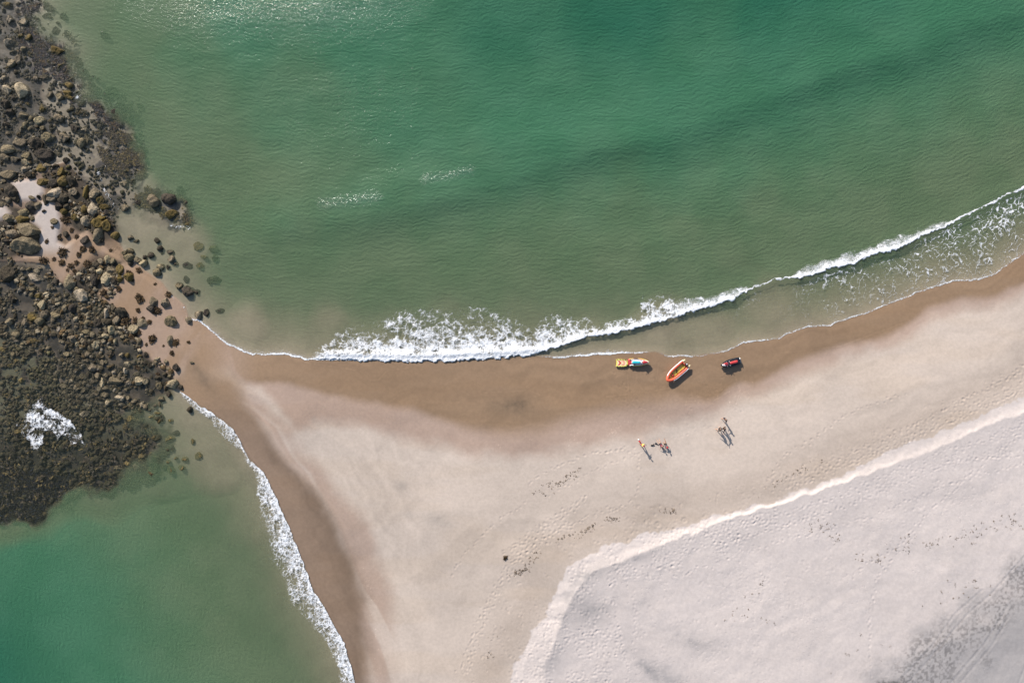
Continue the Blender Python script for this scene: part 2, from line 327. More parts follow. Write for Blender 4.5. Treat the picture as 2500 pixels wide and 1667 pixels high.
C = C*(1-.05*ss(.5, .7, fbm(U/300, V/60, 3, 44))[..., None]*np.array((.2, .5, 1)))
west = (1-ss(480, 640, U))[..., None]*(V < 1000)[..., None]
west = west*(.45+.5*ss(.35, .65, fbm((U+V*.6)/60., (V-U*.6)/190., 4, 97))[..., None]); C = C*(1-west)+(wet*1.12)*west
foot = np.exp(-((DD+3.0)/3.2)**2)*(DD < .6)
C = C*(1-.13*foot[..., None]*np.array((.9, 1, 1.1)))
dn = ss(-.12, .12, DD+wf*.5); C = C*(1-dn[..., None])+dune*dn[..., None]
C *= (1-.05*dn*ss(.45, .7, fbm(U/130, V/60, 4, 47)))[..., None]
scarp = ss(-.3, .3, DD)*(1-ss(-.2, .5, DC)); C = C*(1+.04*scarp[..., None]*np.array((1.1, 1, .85)))  # sun-facing scarp: some of its lit brightness is painted into the colour
BL = [(1430,1400,42,14,-.55,.26),(1405,1450,30,34,0,.22),(1445,1478,42,26,-.2,.22),(1372,1500,9,26,.3,.2),(1560,1352,60,9,-.3,.28),(1680,1553,54,20,.35,.18),(1625,1640,80,18,.6,.24),(1580,1625,30,10,.7,.3),(1340,1600,26,40,.5,.18),
      (1070,1262,26,14,.2,.22),(985,1183,14,10,0,.20),(1000,1250,10,12,0,.12),(800,1030,50,22,.3,.12),(760,1020,20,30,.4,.10),(1240,990,50,17,.1,.30),(1275,985,24,22,1.2,.25),(505,935,30,12,.9,.25),(478,900,14,30,-.5,.16),(1690,1010,60,12,-.4,.08),(1600,1068,60,9,-.3,.10)]
for x, y, a, b, t, k in BL:
    c, s_ = math.cos(t), math.sin(t); p = ((U-x)*c+(V-y)*s_)/a; q = (-(U-x)*s_+(V-y)*c)/b
    m = np.exp(-(p*p+q*q)**.7)*k*(.1+1.8*fbm(U/12, V/12, 5, 51, .65)); C *= (1-m[..., None]*np.array((1.08, 1.0, .92)))
corner = ss(-60, 40, ((U-2120)*.62+(V-1667)*.78)+ (fbm(U/60, V/60, 3, 61)-.5)*130)*(V > 1200)*(U > 1900)
edge = np.exp(-((((U-2160)*.66+(V-1660)*.75)-20+(fbm(U/60, V/60, 4, 63)-.5)*170)/52.)**2)*(U > 2080)
spk = ss(.42, .66, fbm(U/5, V/5, 4, 65))*edge
C = C*(1-.30*corner[..., None]*np.array((1.1, 1, .92)))*(1-(.42*spk)[..., None])
db = np.exp(-(((U-2165)/42)**2+((V-1662)/15)**2)); C *= (1-.7*db*(.5+fbm(U/8, V/8, 3, 67)))[..., None]
core = np.exp(-((gWrid(V)-U-26+wn*14)/24)**2)*ss(1000, 1150, V); C *= (1-.13*core)[..., None]
rdg = np.exp(-((gWrid(V)-U+12+wn*12)/7.)**2)*ss(930, 980, V)*(1-ss(1250, 1450, V)); C *= (1+.10*rdg)[..., None]
for ln in ([(1532,915),(1534,975),(1550,992),(1575,1000)], [(1560,885),(1552,930),(1575,958),(1640,945)], [(1608,885),(1600,935)], [(745,885),(880,905),(905,928),(925,927),(945,905),(1000,897)], [(1180,958),(1240,956),(1290,952),(1320,965)], [(1795,985),(1806,955),(1795,920),(1760,905)], [(1700,965),(1740,978),(1780,955)], [(1900,862),(2050,845),(2200,790)], [(1480,968),(1530,962)]):
    dl = pdist(U, V, ln)+(vn(U/6, V/6, 79)-.5)*3; C *= (1+.10*np.exp(-(dl/1.4)**2)-.05*np.exp(-((dl-3)/1.8)**2))[..., None]
# pale shell specks of the swash line
sp = (vn(U/2.2, V/2.2, 71) > .93)*np.exp(-((V-fDamp(U)+30+wn*60)/22.)**2)*(U > 1150)*(U < 1850)+(vn(U/2.2, V/2.2, 72) > .92)*np.exp(-((U-gWrid(V)-22)/12.)**2)*(V > 1380)
C = C*(1+.28*sp[..., None])
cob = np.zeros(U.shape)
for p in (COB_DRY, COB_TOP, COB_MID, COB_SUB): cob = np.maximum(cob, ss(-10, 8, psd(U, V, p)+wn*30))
kel = np.zeros(U.shape)
for p in KELP: kel = np.maximum(kel, ss(-8, 8, psd(U, V, p)+wf*30+(fbm(U/30, V/30, 3, 78)-.5)*80)*np.maximum(ss(.36, .50, fbm(U/16, V/16, 4, 76)), .9*ss(1130, 1170, V)))
bed_shade = np.array((.050, .041, .028)); olive = np.array((.026, .024, .013))
mb = cob*(1-POC)*(.82+.18*ss(.35, .6, N2)); C = C*(1-mb[..., None])+bed_shade*mb[..., None]  # wet brown bed, colour darkened to stand for shadow between the rocks
under = ss(.0, .25, -SL)*(1-mb); sea_c = seabed*(1-.12*ss(.4, .7, fbm(U/40, V/40, 4, 73)))[..., None]
C = C*(1-under[..., None])+sea_c*under[..., None]
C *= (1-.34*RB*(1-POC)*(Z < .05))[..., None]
sub = ss(-22, 10, psd(U, V, COB_SUB)+(fbm(U/40, V/40, 4, 77)-.5)*120)*ss(.34, .54, fbm(U/30, V/30, 4, 75)+.10)
lowr = ss(990, 1120, V)[..., None]; olv = np.array((.10, .095, .055))*(1-lowr)+olive*lowr; C = C*(1-(sub*.8)[..., None])+olv*(sub*.8)[..., None]
C = C*(1-(kel*.85)[..., None])+np.array((.035, .030, .030))*(kel*.85)[..., None]
pk = POC*(1-ss(150, 190, U))*(1-ss(590, 640, V)); C = C*(1-pk[..., None])+(np.array((.40, .345, .305)))*pk[..., None]
C *= (1+.05*wf)[..., None]; C = np.clip(C, .005, 1)
wetness = np.clip(np.maximum(wetm, (SL < .1)*1.), 0, 1)

m = NM('sand'); a = m.attr('Col').outputs['Color']; wt = m.attr('wet').outputs['Fac']; dnA = m.attr('dune').outputs['Fac']; P = m.pos()
n_a = m.noise(2.2, 6, .6, P); n_b = m.noise(14, 4, .6, P)
c1 = m.mix(m.mapr(n_a, .3, .7), (.94, .94, .94), (1.05, 1.05, 1.05)); c2 = m.mix(m.mapr(n_b, .3, .7), (.95, .95, .955), (1.05, 1.05, 1.045))
base = m.mix(1.0, m.mix(1.0, a, c1, 'MULTIPLY'), c2, 'MULTIPLY')
vor = m.n('ShaderNodeTexVoronoi'); m.l(m.scale(P, (1, 1, 0)), vor.inputs['Vector']); vor.inputs['Scale'].default_value = 1.6; vor.inputs['Randomness'].default_value = 1
dent = m.mapr(vor.outputs['Distance'], .05, .28); hgt = m.math('ADD', m.math('MULTIPLY', dent, m.math('MULTIPLY', dnA, m.mapr(m.noise(.16, 3, .5, P), .42, .6))), m.math('MULTIPLY', m.noise(3.5, 5, .6, P), .28))
ua = m.attr('under').outputs['Fac']; gph = m.math('MULTIPLY_ADD', m.attr('sn').outputs['Fac'], 2*math.pi/.62, m.math('MULTIPLY', m.noise(.36, 3, .55, P), 24.))
grip = m.math('ADD', m.math('MULTIPLY', m.math('SINE', gph), m.mapr(m.noise(.8, 3, .5, P), .3, .6, .1, .5)), m.math('MULTIPLY', m.noise(3.2, 4, .65, P), 1.6))
hgt = m.math('ADD', hgt, m.math('MULTIPLY', grip, m.math('MULTIPLY', ua, 2.2)))
bs = m.math('MULTIPLY_ADD', wt, -.16, .20)
bmp = m.bump(hgt, bs, .12)
m.prin(base, m.math('MULTIPLY_ADD', wt, -.42, .92), bmp, spec=.3)
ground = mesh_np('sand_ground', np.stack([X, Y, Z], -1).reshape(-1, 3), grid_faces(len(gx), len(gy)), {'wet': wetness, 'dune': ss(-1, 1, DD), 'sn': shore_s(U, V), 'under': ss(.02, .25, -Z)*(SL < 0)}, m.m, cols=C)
ground.name = 'ground'; tag(ground, kind='structure')

# ------------------------------------------------------------------ sea surface
def wave_height(U, V):
    sn = (fN(U)-V)/S; z = np.zeros(U.shape, np.float32)
    dsw = pdist(U, V, SWELL)/S*np.where(V < fSw(U), 1, -1)+(fbm(U/240, V/240, 2, 81)-.5)*2.
    z += .52*np.where(dsw > 0, np.exp(-(dsw/7.5)**2), np.exp(-(dsw/3.4)**2))*ss(350, 900, U)
    far = ss(8, 30, sn); ph = 2*math.pi*(sn/17.+(fbm(U/260, V/260, 3, 83)-.5)*1.6)
    z += .055*np.sin(ph)*far*ss(300, 800, U)
    z += (fbm(U/60, V/26, 3, 85)-.5)*.09*ss(.5, 8, sn)*ss(250, 500, U)
    db_ = pdist(U, V, BRK)/S*np.where(V < fy(BRK)(U), 1, -1)+(vn(U/20, V/20, 87)-.5)*.3
    k = ss(1290, 1420, U); z += .20*k*np.where(db_ > 0, np.exp(-(db_/2.2)**2), np.exp(-(db_/.9)**2))
    k2 = ss(740, 830, U)*(1-ss(1290, 1420, U)); dn_ = pdist(U, V, NSH)/S; z += k2*.22*np.exp(-((dn_-.9)/.7)**2)
    dw_ = pdist(U, V, WSH)/S; z += .12*np.exp(-((dw_-.7)/.6)**2)*ss(440, 520, U)*(V > 930)
    return z
sx = axis(-88, 88, .17, 900); sy = axis(-60, 60, .17, 900)
XS, YS = np.meshgrid(sx, sy); US = (XS*S+1250).astype(np.float32); VS = (833.5-YS*S).astype(np.float32)
zg, sl, dep, rb, poc, dd_, dc_, n1, n2 = fields(US, VS)
zw = wave_height(US, VS)
shal = ss(0, 1.2, -sl); ZW = zw*np.where(sl < .4, 1, 0)*np.maximum(shal, .35)
ZW = ZW*ss(.35, -.15, sl) if False else ZW*(1-ss(.0, .4, sl))
rbc = ss(4, 34, psd(US, VS, ROCKBED)+(fbm(US/45, VS/45, 3, 6)-.5)*70)
wd = np.maximum(0, ZW*.3-zg)*(1-.955*rbc); calm = rb
sN = (np.interp(US, tt, smN)-VS)/S*.95; sW = (np.interp(VS, tt, smW)-US)/S*.87
isw = ss(860, 1150, VS)*(US < 900)
wave_s = sW*isw+sN*(1-isw)
keep = (sl < .35) | ((zg < .03) & (sl < 30) & (US < 460))
F = grid_faces(len(sx), len(sy)); kf = keep.ravel()[F].any(1); F = F[kf]
used = np.zeros(XS.size, bool); used[F.ravel()] = True; idx = np.cumsum(used)-1
swash = np.exp(-(np.maximum(0, -sl)/.35))
# masks that put sun glints on the sea: steeper ripples, boosted reflection
spark = 1.3*np.exp(-(((US-660)/250)**2+((VS+30)/80)**2))+2.0*np.exp(-(pdist(US, VS, [(790,500),(920,484)])/11)**2)+1.7*np.exp(-(pdist(US, VS, [(1040,438),(1110,428),(1150,418)])/9)**2)+.5*np.exp(-(pdist(US, VS, [(450,40),(640,20),(800,30),(950,10)])/34)**2)+.10*np.exp(-(((US-900)/300)**2+((VS-300)/260)**2))
spark += .10*np.exp(-(pdist(US, VS, [(60,0),(90,60),(110,130),(190,200),(230,330),(240,440),(300,500)])/50)**2)
m = NM('sea_water'); P = m.pos(); D = m.attr('wd').outputs['Fac']; SNa = m.attr('sn').outputs['Fac']; SP = m.attr('spark').outputs['Fac']
nz1 = m.noise(.55, 4, .55, P); nz2 = m.noise(2.0, 5, .6, P); nz3 = m.noise(6.5, 3, .6, P); nzb = m.noise(.12, 3, .5, P)
ph = m.math('MULTIPLY_ADD', SNa, 2*math.pi/.72, m.math('MULTIPLY', m.noise(.33, 3, .55, P), 26.))
rip = m.math('MULTIPLY', m.math('SINE', ph), m.mapr(nz1, .30, .62, .15, 1))
ph2 = m.math('MULTIPLY_ADD', SNa, 2*math.pi/1.35, m.math('MULTIPLY', m.noise(.21, 3, .55, P), 34.))
hw = m.math('ADD', m.math('ADD', m.math('MULTIPLY', rip, .16), m.math('MULTIPLY', m.math('SINE', ph2), .07)), m.math('ADD', m.math('MULTIPLY', nz2, .95), m.math('MULTIPLY', nz3, .70)))
bmp = m.bump(hw, .55, .155)
msk = m.math('MULTIPLY', SP, m.mapr(m.noise(3.4, 2, .5, P), .52, .58))
sharp = m.bump(m.math('ADD', m.math('MULTIPLY', hw, .42), m.math('MULTIPLY', m.math('MULTIPLY', m.noise(5.0, 2, .5, P), 1.25), msk)), .55, .17)
turb = m.mix(m.mapr(nzb, .35, .65), (.90, .95, .92), (1.1, 1.05, 1.06))
fb = m.math('SUBTRACT', 1.0, m.math('POWER', 2.718, m.math('MULTIPLY', D, -1.15)))
ft = m.math('SUBTRACT', 1.0, m.math('POWER', 2.718, m.math('MULTIPLY', D, -.55)))
tint = m.mix(ft, (.99, .99, .98), (.30, .66, .45))
b1 = m.mix(m.mapr(D, .12, .75), (.172, .186, .112), (.106, .158, .086)); b2 = m.mix(m.mapr(D, .95, 2.6), b1, (.048, .138, .076)); b3 = m.mix(m.mapr(D, 2.4, 4.4), b2, (.008, .082, .050))
bodyc = m.mix(1.0, b3, turb, 'MULTIPLY')
tr = m.n('ShaderNodeBsdfTransparent'); m.l(tint, tr.inputs[0])
df = m.n('ShaderNodeBsdfDiffuse'); m.l(bodyc, df.inputs[0]); m.l(bmp, df.inputs['Normal'])
mx = m.n('ShaderNodeMixShader'); m.l(m.math('MULTIPLY_ADD', fb, .95, .02), mx.inputs[0]); m.l(tr.outputs[0], mx.inputs[1]); m.l(df.outputs[0], mx.inputs[2])
gl = m.n('ShaderNodeBsdfGlossy'); gl.inputs['Roughness'].default_value = .17; m.l(sharp, gl.inputs['Normal'])
dt = m.n('ShaderNodeVectorMath', operation='DOT_PRODUCT'); m.l(m.n('ShaderNodeNewGeometry').outputs['Incoming'], dt.inputs[0]); m.l(sharp, dt.inputs[1])
fres = m.math('MULTIPLY_ADD', m.math('POWER', m.math('SUBTRACT', 1.0, m.math('MINIMUM', 1.0, m.math('ABSOLUTE', dt.outputs['Value']))), 5.0), .96, .02)
m2 = m.n('ShaderNodeMixShader'); m.l(m.math('MULTIPLY', fres, m.math('MULTIPLY_ADD', SP, 1.5, 1.0)), m2.inputs[0]); m.l(mx.outputs[0], m2.inputs[1]); m.l(gl.outputs[0], m2.inputs[2]); m.l(m2.outputs[0], m.out.inputs[0])
def sel(a): return a.ravel()[used]
sea = mesh_np('sea', np.stack([XS, YS, ZW], -1).reshape(-1, 3)[used], idx[F], {'wd': sel(wd), 'sn': sel(wave_s), 'spark': sel(spark)}, m.m)
tag(sea, kind='structure')

# helper samplers of the ground and the sea for placing things
def gz(px, py):
    x, y = W(px, py); i = min(max(np.searchsorted(gx, x), 0), len(gx)-1); j = min(max(np.searchsorted(gy, y), 0), len(gy)-1); return float(Z[j, i])

# ------------------------------------------------------------------ foam
mf = NM('foam'); P = mf.pos(); fa = mf.attr('foam').outputs['Fac']; fn = mf.noise(5.5, 5, .7, P); fn2 = mf.noise(1.6, 3, .6, P)
al = mf.mapr(mf.math('ADD', fa, mf.math('MULTIPLY_ADD', fn, 1.1, -.55)), .24, 1.12)
dfm = mf.n('ShaderNodeBsdfDiffuse'); mf.l(mf.mix(mf.mapr(fn2, .3, .7), (.60, .63, .66), (.76, .76, .76)), dfm.inputs[0]); mf.l(mf.bump(mf.noise(3.6, 5, .65, P), .7, .22), dfm.inputs['Normal'])
tm = mf.n('ShaderNodeBsdfTransparent'); mm = mf.n('ShaderNodeMixShader'); mf.l(al, mm.inputs[0]); mf.l(tm.outputs[0], mm.inputs[1]); mf.l(dfm.outputs[0], mm.inputs[2]); mf.l(mm.outputs[0], mf.out.inputs[0])

def foam_patch(name, label, bbox, fun, step=.11):
    x0, y0 = W(bbox[0], bbox[3]); x1, y1 = W(bbox[2], bbox[1])
    ax = np.arange(x0, x1, step); ay = np.arange(y0, y1, step); FX, FY = np.meshgrid(ax, ay)
    FU = (FX*S+1250).astype(np.float32); FV = (833.5-FY*S).astype(np.float32)
    d, lift = fun(FU, FV)
    d = np.clip(d, 0, 1.3); kk = d > .08; Fc = grid_faces(len(ax), len(ay)); Fc = Fc[kk.ravel()[Fc].any(1)]
    u = np.zeros(FX.size, bool); u[Fc.ravel()] = True; ix = np.cumsum(u)-1
    fu = FU.ravel()[u]; fv = FV.ravel()[u]
    zz = fields(fu, fv)[0]; slf = psd(fu, fv, LAND)/S
    wz = wave_height(fu, fv)*(1-ss(0, .4, slf))*np.maximum(ss(0, 1.2, -slf), .35)
    base = np.maximum(wz, zz)+.015
    o = mesh_np(name, np.stack([FX.ravel()[u], FY.ravel()[u], base+lift.ravel()[u]], -1), ix[Fc], {'foam': d.ravel()[u]}, mf.m)
    tag(o, label, 'foam', kind='stuff'); return o
def lace(U, V, sc, seed, w=.16, warp=14, stretch=1.0):
    a = U+(fbm(U/28, V/28, 3, seed)-.5)*warp*2.2+(vn(U/7, V/7, seed+2)-.5)*4; b = V+(fbm(U/28, V/28, 3, seed+5)-.5)*warp*2.2+(vn(U/7, V/7, seed+9)-.5)*4
    f1, f2 = worley(a/sc, b/(sc*stretch), seed); return np.exp(-((f2-f1)/w)**2)
NPOLY = NFOAM_FRONT+[(2500,452)]+NFOAM_BACK[::-1]
def f_main(U, V):
    jag = (fbm(U/16, V/16, 3, 101)-.5)*10+(vn(U/5, V/5, 103)-.5)*5
    d_f = (fFront(U)+jag-V)*.93; d_b = V-fBack(U)-(fbm(U/24, V/24, 3, 105)-.5)*26
    wdt = np.maximum(6, fFront(U)-fBack(U)); t = np.clip(d_f/wdt, 0, 1)
    ins = ss(-1.5, 1.5, d_f)*ss(-8, 6, d_b)
    l1 = lace(U, V, 13, 111, .20); l2 = lace(U, V, 6, 131, .26, 6); l3 = lace(U, V, 24, 151, .13, 22)
    solid = np.exp(-(d_f/np.where(U < 1330, 9, 8))**2)
    body = fbm(U/11, V/8, 4, 107); big = fbm(U/34, V/22, 3, 117)
    thin = ss(1818, 1835, U)*(1-ss(1925, 1950, U))+ss(2285, 2330, U)
    T_ = .34*l1+.26*l2+.34*l3+(body-.5)*.9+(big-.5)*.9
    v = T_+1.0*(1-t)**1.6-.10+.25*solid
    narrow = ss(1600, 1680, U); v = np.maximum(v, narrow*((1-t*.55)*(.55+.8*body)))
    v = v*(1-thin)+thin*np.exp(-((d_f-2)/3.)**2)*1.15*(.5+vn(U/12, V/12, 109))
    v = v*ss(742, 790, U+(V-850)*-.3)
    lift = (solid*.6+.4*(1-t)**2)*(.04+.18*fbm(U/9, V/9, 4, 113))*(1-thin)+.04*v
    return v*ins, lift*ins
foam_patch('breaker_foam', 'thick white surf foam breaking along the open sea edge of the beach', (735, 440, 2510, 895), f_main, .10)
def f_swash(U, V):       # thin foam behind the swash line from the rocks to the right frame edge
    dn_ = (fN(U)-V)*.95+(fbm(U/15, V/15, 3, 201)-.5)*6
    tail = np.exp(-(np.maximum(dn_-1, 0)/np.interp(U, [480, 560, 700, 1360, 1500, 1540, 1700, 1800, 1950, 2200, 2500], [7, 12, 12, 8, 12, 4, 5, 12, 15, 12, 16])))
    k = np.interp(U, [440, 480, 720, 760, 800, 1300, 1350, 1500, 1560, 1600, 1640, 1670, 1700, 1730, 1780, 2500], [0, 1, 1.1, 1.1, .8, .0, .9, 1.1, .8, .15, .9, .75, .7, .35, .62, .62])
    l = lace(U, V, 5, 211, .30, 5)*.55+fbm(U/4, V/4, 3, 213)*.45
    edge_ = np.exp(-((dn_-1.5)/2.)**2)*.8
    return np.where(dn_ > -.5, (tail*l+edge_*(.3+vn(U/14, V/14, 215)))*k, 0), .03+0*U
foam_patch('swash_foam', 'thin bubbly foam rim where the last of the wave meets the brown wet sand', (440, 610, 2510, 890), f_swash, .11)
def f_lace(U, V):        # loose threads between the breaker and the sand on the right
    fr_ = fy(BRK)(U); inside = ss(2, 12, V-fr_)*ss(-2, 8, (fN(U)-V))
    k = np.interp(U, [1600, 1700, 1900, 2050, 2200, 2400, 2500], [0, .32, .50, .72, .85, 1.0, 1.0])
    t = (V-fr_)/np.maximum(8, fN(U)-fr_)
    l = lace(U, V, 17, 231, .10, 22)*ss(.36, .58, fbm(U/40, V/40, 3, 233)+.15*k)+.55*lace(U, V, 8, 241, .11, 12)*ss(.42, .6, fbm(U/26, V/26, 3, 243))
    return inside*k*l*(1.15-.5*t), .01+0*U
foam_patch('drifting_foam', 'loose threads of white foam drifting behind the breaker at right', (1600, 440, 2510, 880), f_lace, .10)
def f_west(U, V):
    d_f = pdist(U, V, WFOAM_FRONT)*np.where(U < gW(V), 1, -1)+(fbm(U/14, V/14, 3, 301)-.5)*7
    gb = fx(WFOAM_BACK)(V); d_b = U-gb-(fbm(U/18, V/18, 3, 303)-.5)*16
    t = np.clip(d_f/np.maximum(6, gW(V)-gb), 0, 1)
    l1 = lace(U, V, 9, 311, .24, 8); l2 = lace(U, V, 5, 321, .3, 4)
    low = np.interp(V, [940, 1100, 1150, 1400], [.8, .8, 1.0, 1.0])
    v = (np.exp(-(d_f/3.)**2)*.35+.42*l1+.36*l2+(fbm(U/9, V/9, 3, 305)-.5)*.8+(fbm(U/40, V/40, 3, 309)-.5)*.6+.50-.62*t)*low
    tr_ = .55*lace(U, V, 13, 331, .12, 16)*np.exp(-np.maximum(0, -d_b)/16.)*ss(.42, .6, fbm(U/22, V/40, 3, 333))
    return np.maximum(v*ss(-4, 5, d_b), tr_)*ss(-1, 1.5, d_f)*(V > 948), .04+.10*fbm(U/7, V/7, 3, 307)
foam_patch('shore_foam', 'long lacy band of white foam along the lower left beach', (425, 940, 900, 1760), f_west, .10)
SURG = [(28,1028),(50,1035),(62,1010),(80,995),(90,962),(88,950),(105,955),(108,975),(120,992),(145,1005),(170,1025),(195,1050),(205,1070),(212,1088),(190,1080),(172,1088),(165,1065),(150,1060),(140,1075),(128,1050),(110,1055),(108,1078),(92,1100),(75,1098),(72,1075),(52,1062),(48,1045)]
def f_surge(U, V):
    s_ = psd(U, V, SURG)+(fbm(U/9, V/9, 3, 401)-.5)*10; top = np.exp(-(pdist(U, V, [(90,990),(125,1002),(150,1018),(175,1035),(198,1062)])/7)**2)
    return ss(-3, 4, s_)*(.42*lace(U, V, 11, 411, .22, 12)+.36*lace(U, V, 5, 421, .26, 5)+.55*top+(fbm(U/8, V/8, 3, 403)-.5)*1.1+(fbm(U/30, V/30, 3, 407)-.5)*1.6+.07), .05+.15*fbm(U/7, V/7, 3, 405)
foam_patch('surge_foam', 'patch of white water washing over the sunken rocks at lower left', (20, 940, 225, 1110), f_surge, .09)
EDG = [(240,420),(250,455),(262,475),(275,497),(290,512)]
def f_edge(U, V):
    d_ = np.minimum(pdist(U, V, EDG), pdist(U, V, [(418,552),(430,556),(455,552),(462,558)])); d_ = np.minimum(d_, pdist(U, V, [(185,243),(196,230),(208,222)]))
    d_ = np.minimum(d_, pdist(U, V, [(420,722),(436,738),(450,752),(458,775)])+1)
    return np.exp(-(d_/5.)**2)*(.05+.65*lace(U, V, 6, 431, .26, 6))*ss(.35, .6, fbm(U/14, V/14, 3, 433))*1.4, .03+0*U
foam_patch('ripple_foam', 'small white lines of foam lapping against the upper rocks', (170, 200, 480, 800), f_edge, .12)

# ------------------------------------------------------------------ rocks
def rock_mat(name, objcol=True):
    m = NM(name); P = m.pos(); oc = m.objco()
    base = m.n('ShaderNodeObjectInfo').outputs['Color'] if objcol else m.attr('Col').outputs['Color']
    n1 = m.noise(1.1, 6, .65, P); n2 = m.noise(5.5, 5, .7, P)
    st = m.noise(2.2, 4, .6, m.scale(oc, (1.2, 7, 4)) if objcol else m.scale(P, (1.2, 5, 4)))
    c = m.mix(1.0, base, m.mix(m.mapr(n2, .3, .72), (.50, .49, .46), (1.42, 1.38, 1.3)), 'MULTIPLY')
    c = m.mix(m.mapr(n1, .52, .68, 0, .45), c, (.105, .085, .045))
    c = m.mix(m.mapr(st, .52, .66, 0, .45), c, (.05, .043, .034))
    z = m.n('ShaderNodeSeparateXYZ'); m.l(P, z.inputs[0])
    wetl = m.math('ADD', z.outputs[2], m.math('MULTIPLY_ADD', n2, .35, -.17))
    c = m.mix(m.mapr(wetl, .02, .24, .72, 0), c, (.036, .032, .018))
    rg = m.mapr(wetl, 0, .3, .65, .9)
    m.prin(c, rg, m.bump(m.math('ADD', m.math('MULTIPLY', n2, .6), m.math('ADD', m.math('MULTIPLY', st, .6), n1)), 1.0, .30), spec=.15); return m.m
ROCKM = rock_mat('boulder_stone'); COBM = rock_mat('cobble_stone', False)
def ico(sub):
    bm = bmesh.new(); bmesh.ops.create_icosphere(bm, subdivisions=sub, radius=1); bm.verts.ensure_lookup_table()
    co = np.array([v.co[:] for v in bm.verts], np.float32); fa = np.array([[v.index for v in f.verts] for f in bm.faces], np.int32); bm.free(); return co, fa
def n3(p, s, k): return (vn(p[:, 0]*k+p[:, 2]*k*.7, p[:, 1]*k-p[:, 2]*k*.6, s)+vn(p[:, 2]*k+9, p[:, 0]*k-p[:, 1]*k*.5+4, s+3)-1)
def rock_shape(sub, seed, angular):
    co, fa = ico(sub); r = np.random.RandomState(seed); p = co.copy()
    p *= (1+.26*n3(co, seed, 1.1))[:, None]
    for k in range(int(7+angular*8)):
        n = r.randn(3); n /= np.linalg.norm(n); h = r.uniform(.62, .90)
        d = p@n; ov = np.maximum(0, d-h); p -= ov[:, None]*n*(.80+.2*angular)
    p *= (1+.09*n3(co, seed+20, 3.1)+.05*n3(co, seed+30, 7.))[:, None]
    e = p[:, :2].max(0)-p[:, :2].min(0); p[:, 0] *= 2/e[0]; p[:, 1] *= 2/e[1]; p[:, 2] *= 1/ p[:, 2].max(); return p, fa
rock_meshes = []
for k in range(14):
    p, fa = rock_shape(4, 40+k*3, .4+.6*((k*5) % 7)/6.); o = mesh_np('boulder', p, fa, None, ROCKM, smooth=(k % 7 == 0)); rock_meshes.append(o.data); bpy.data.objects.remove(o)
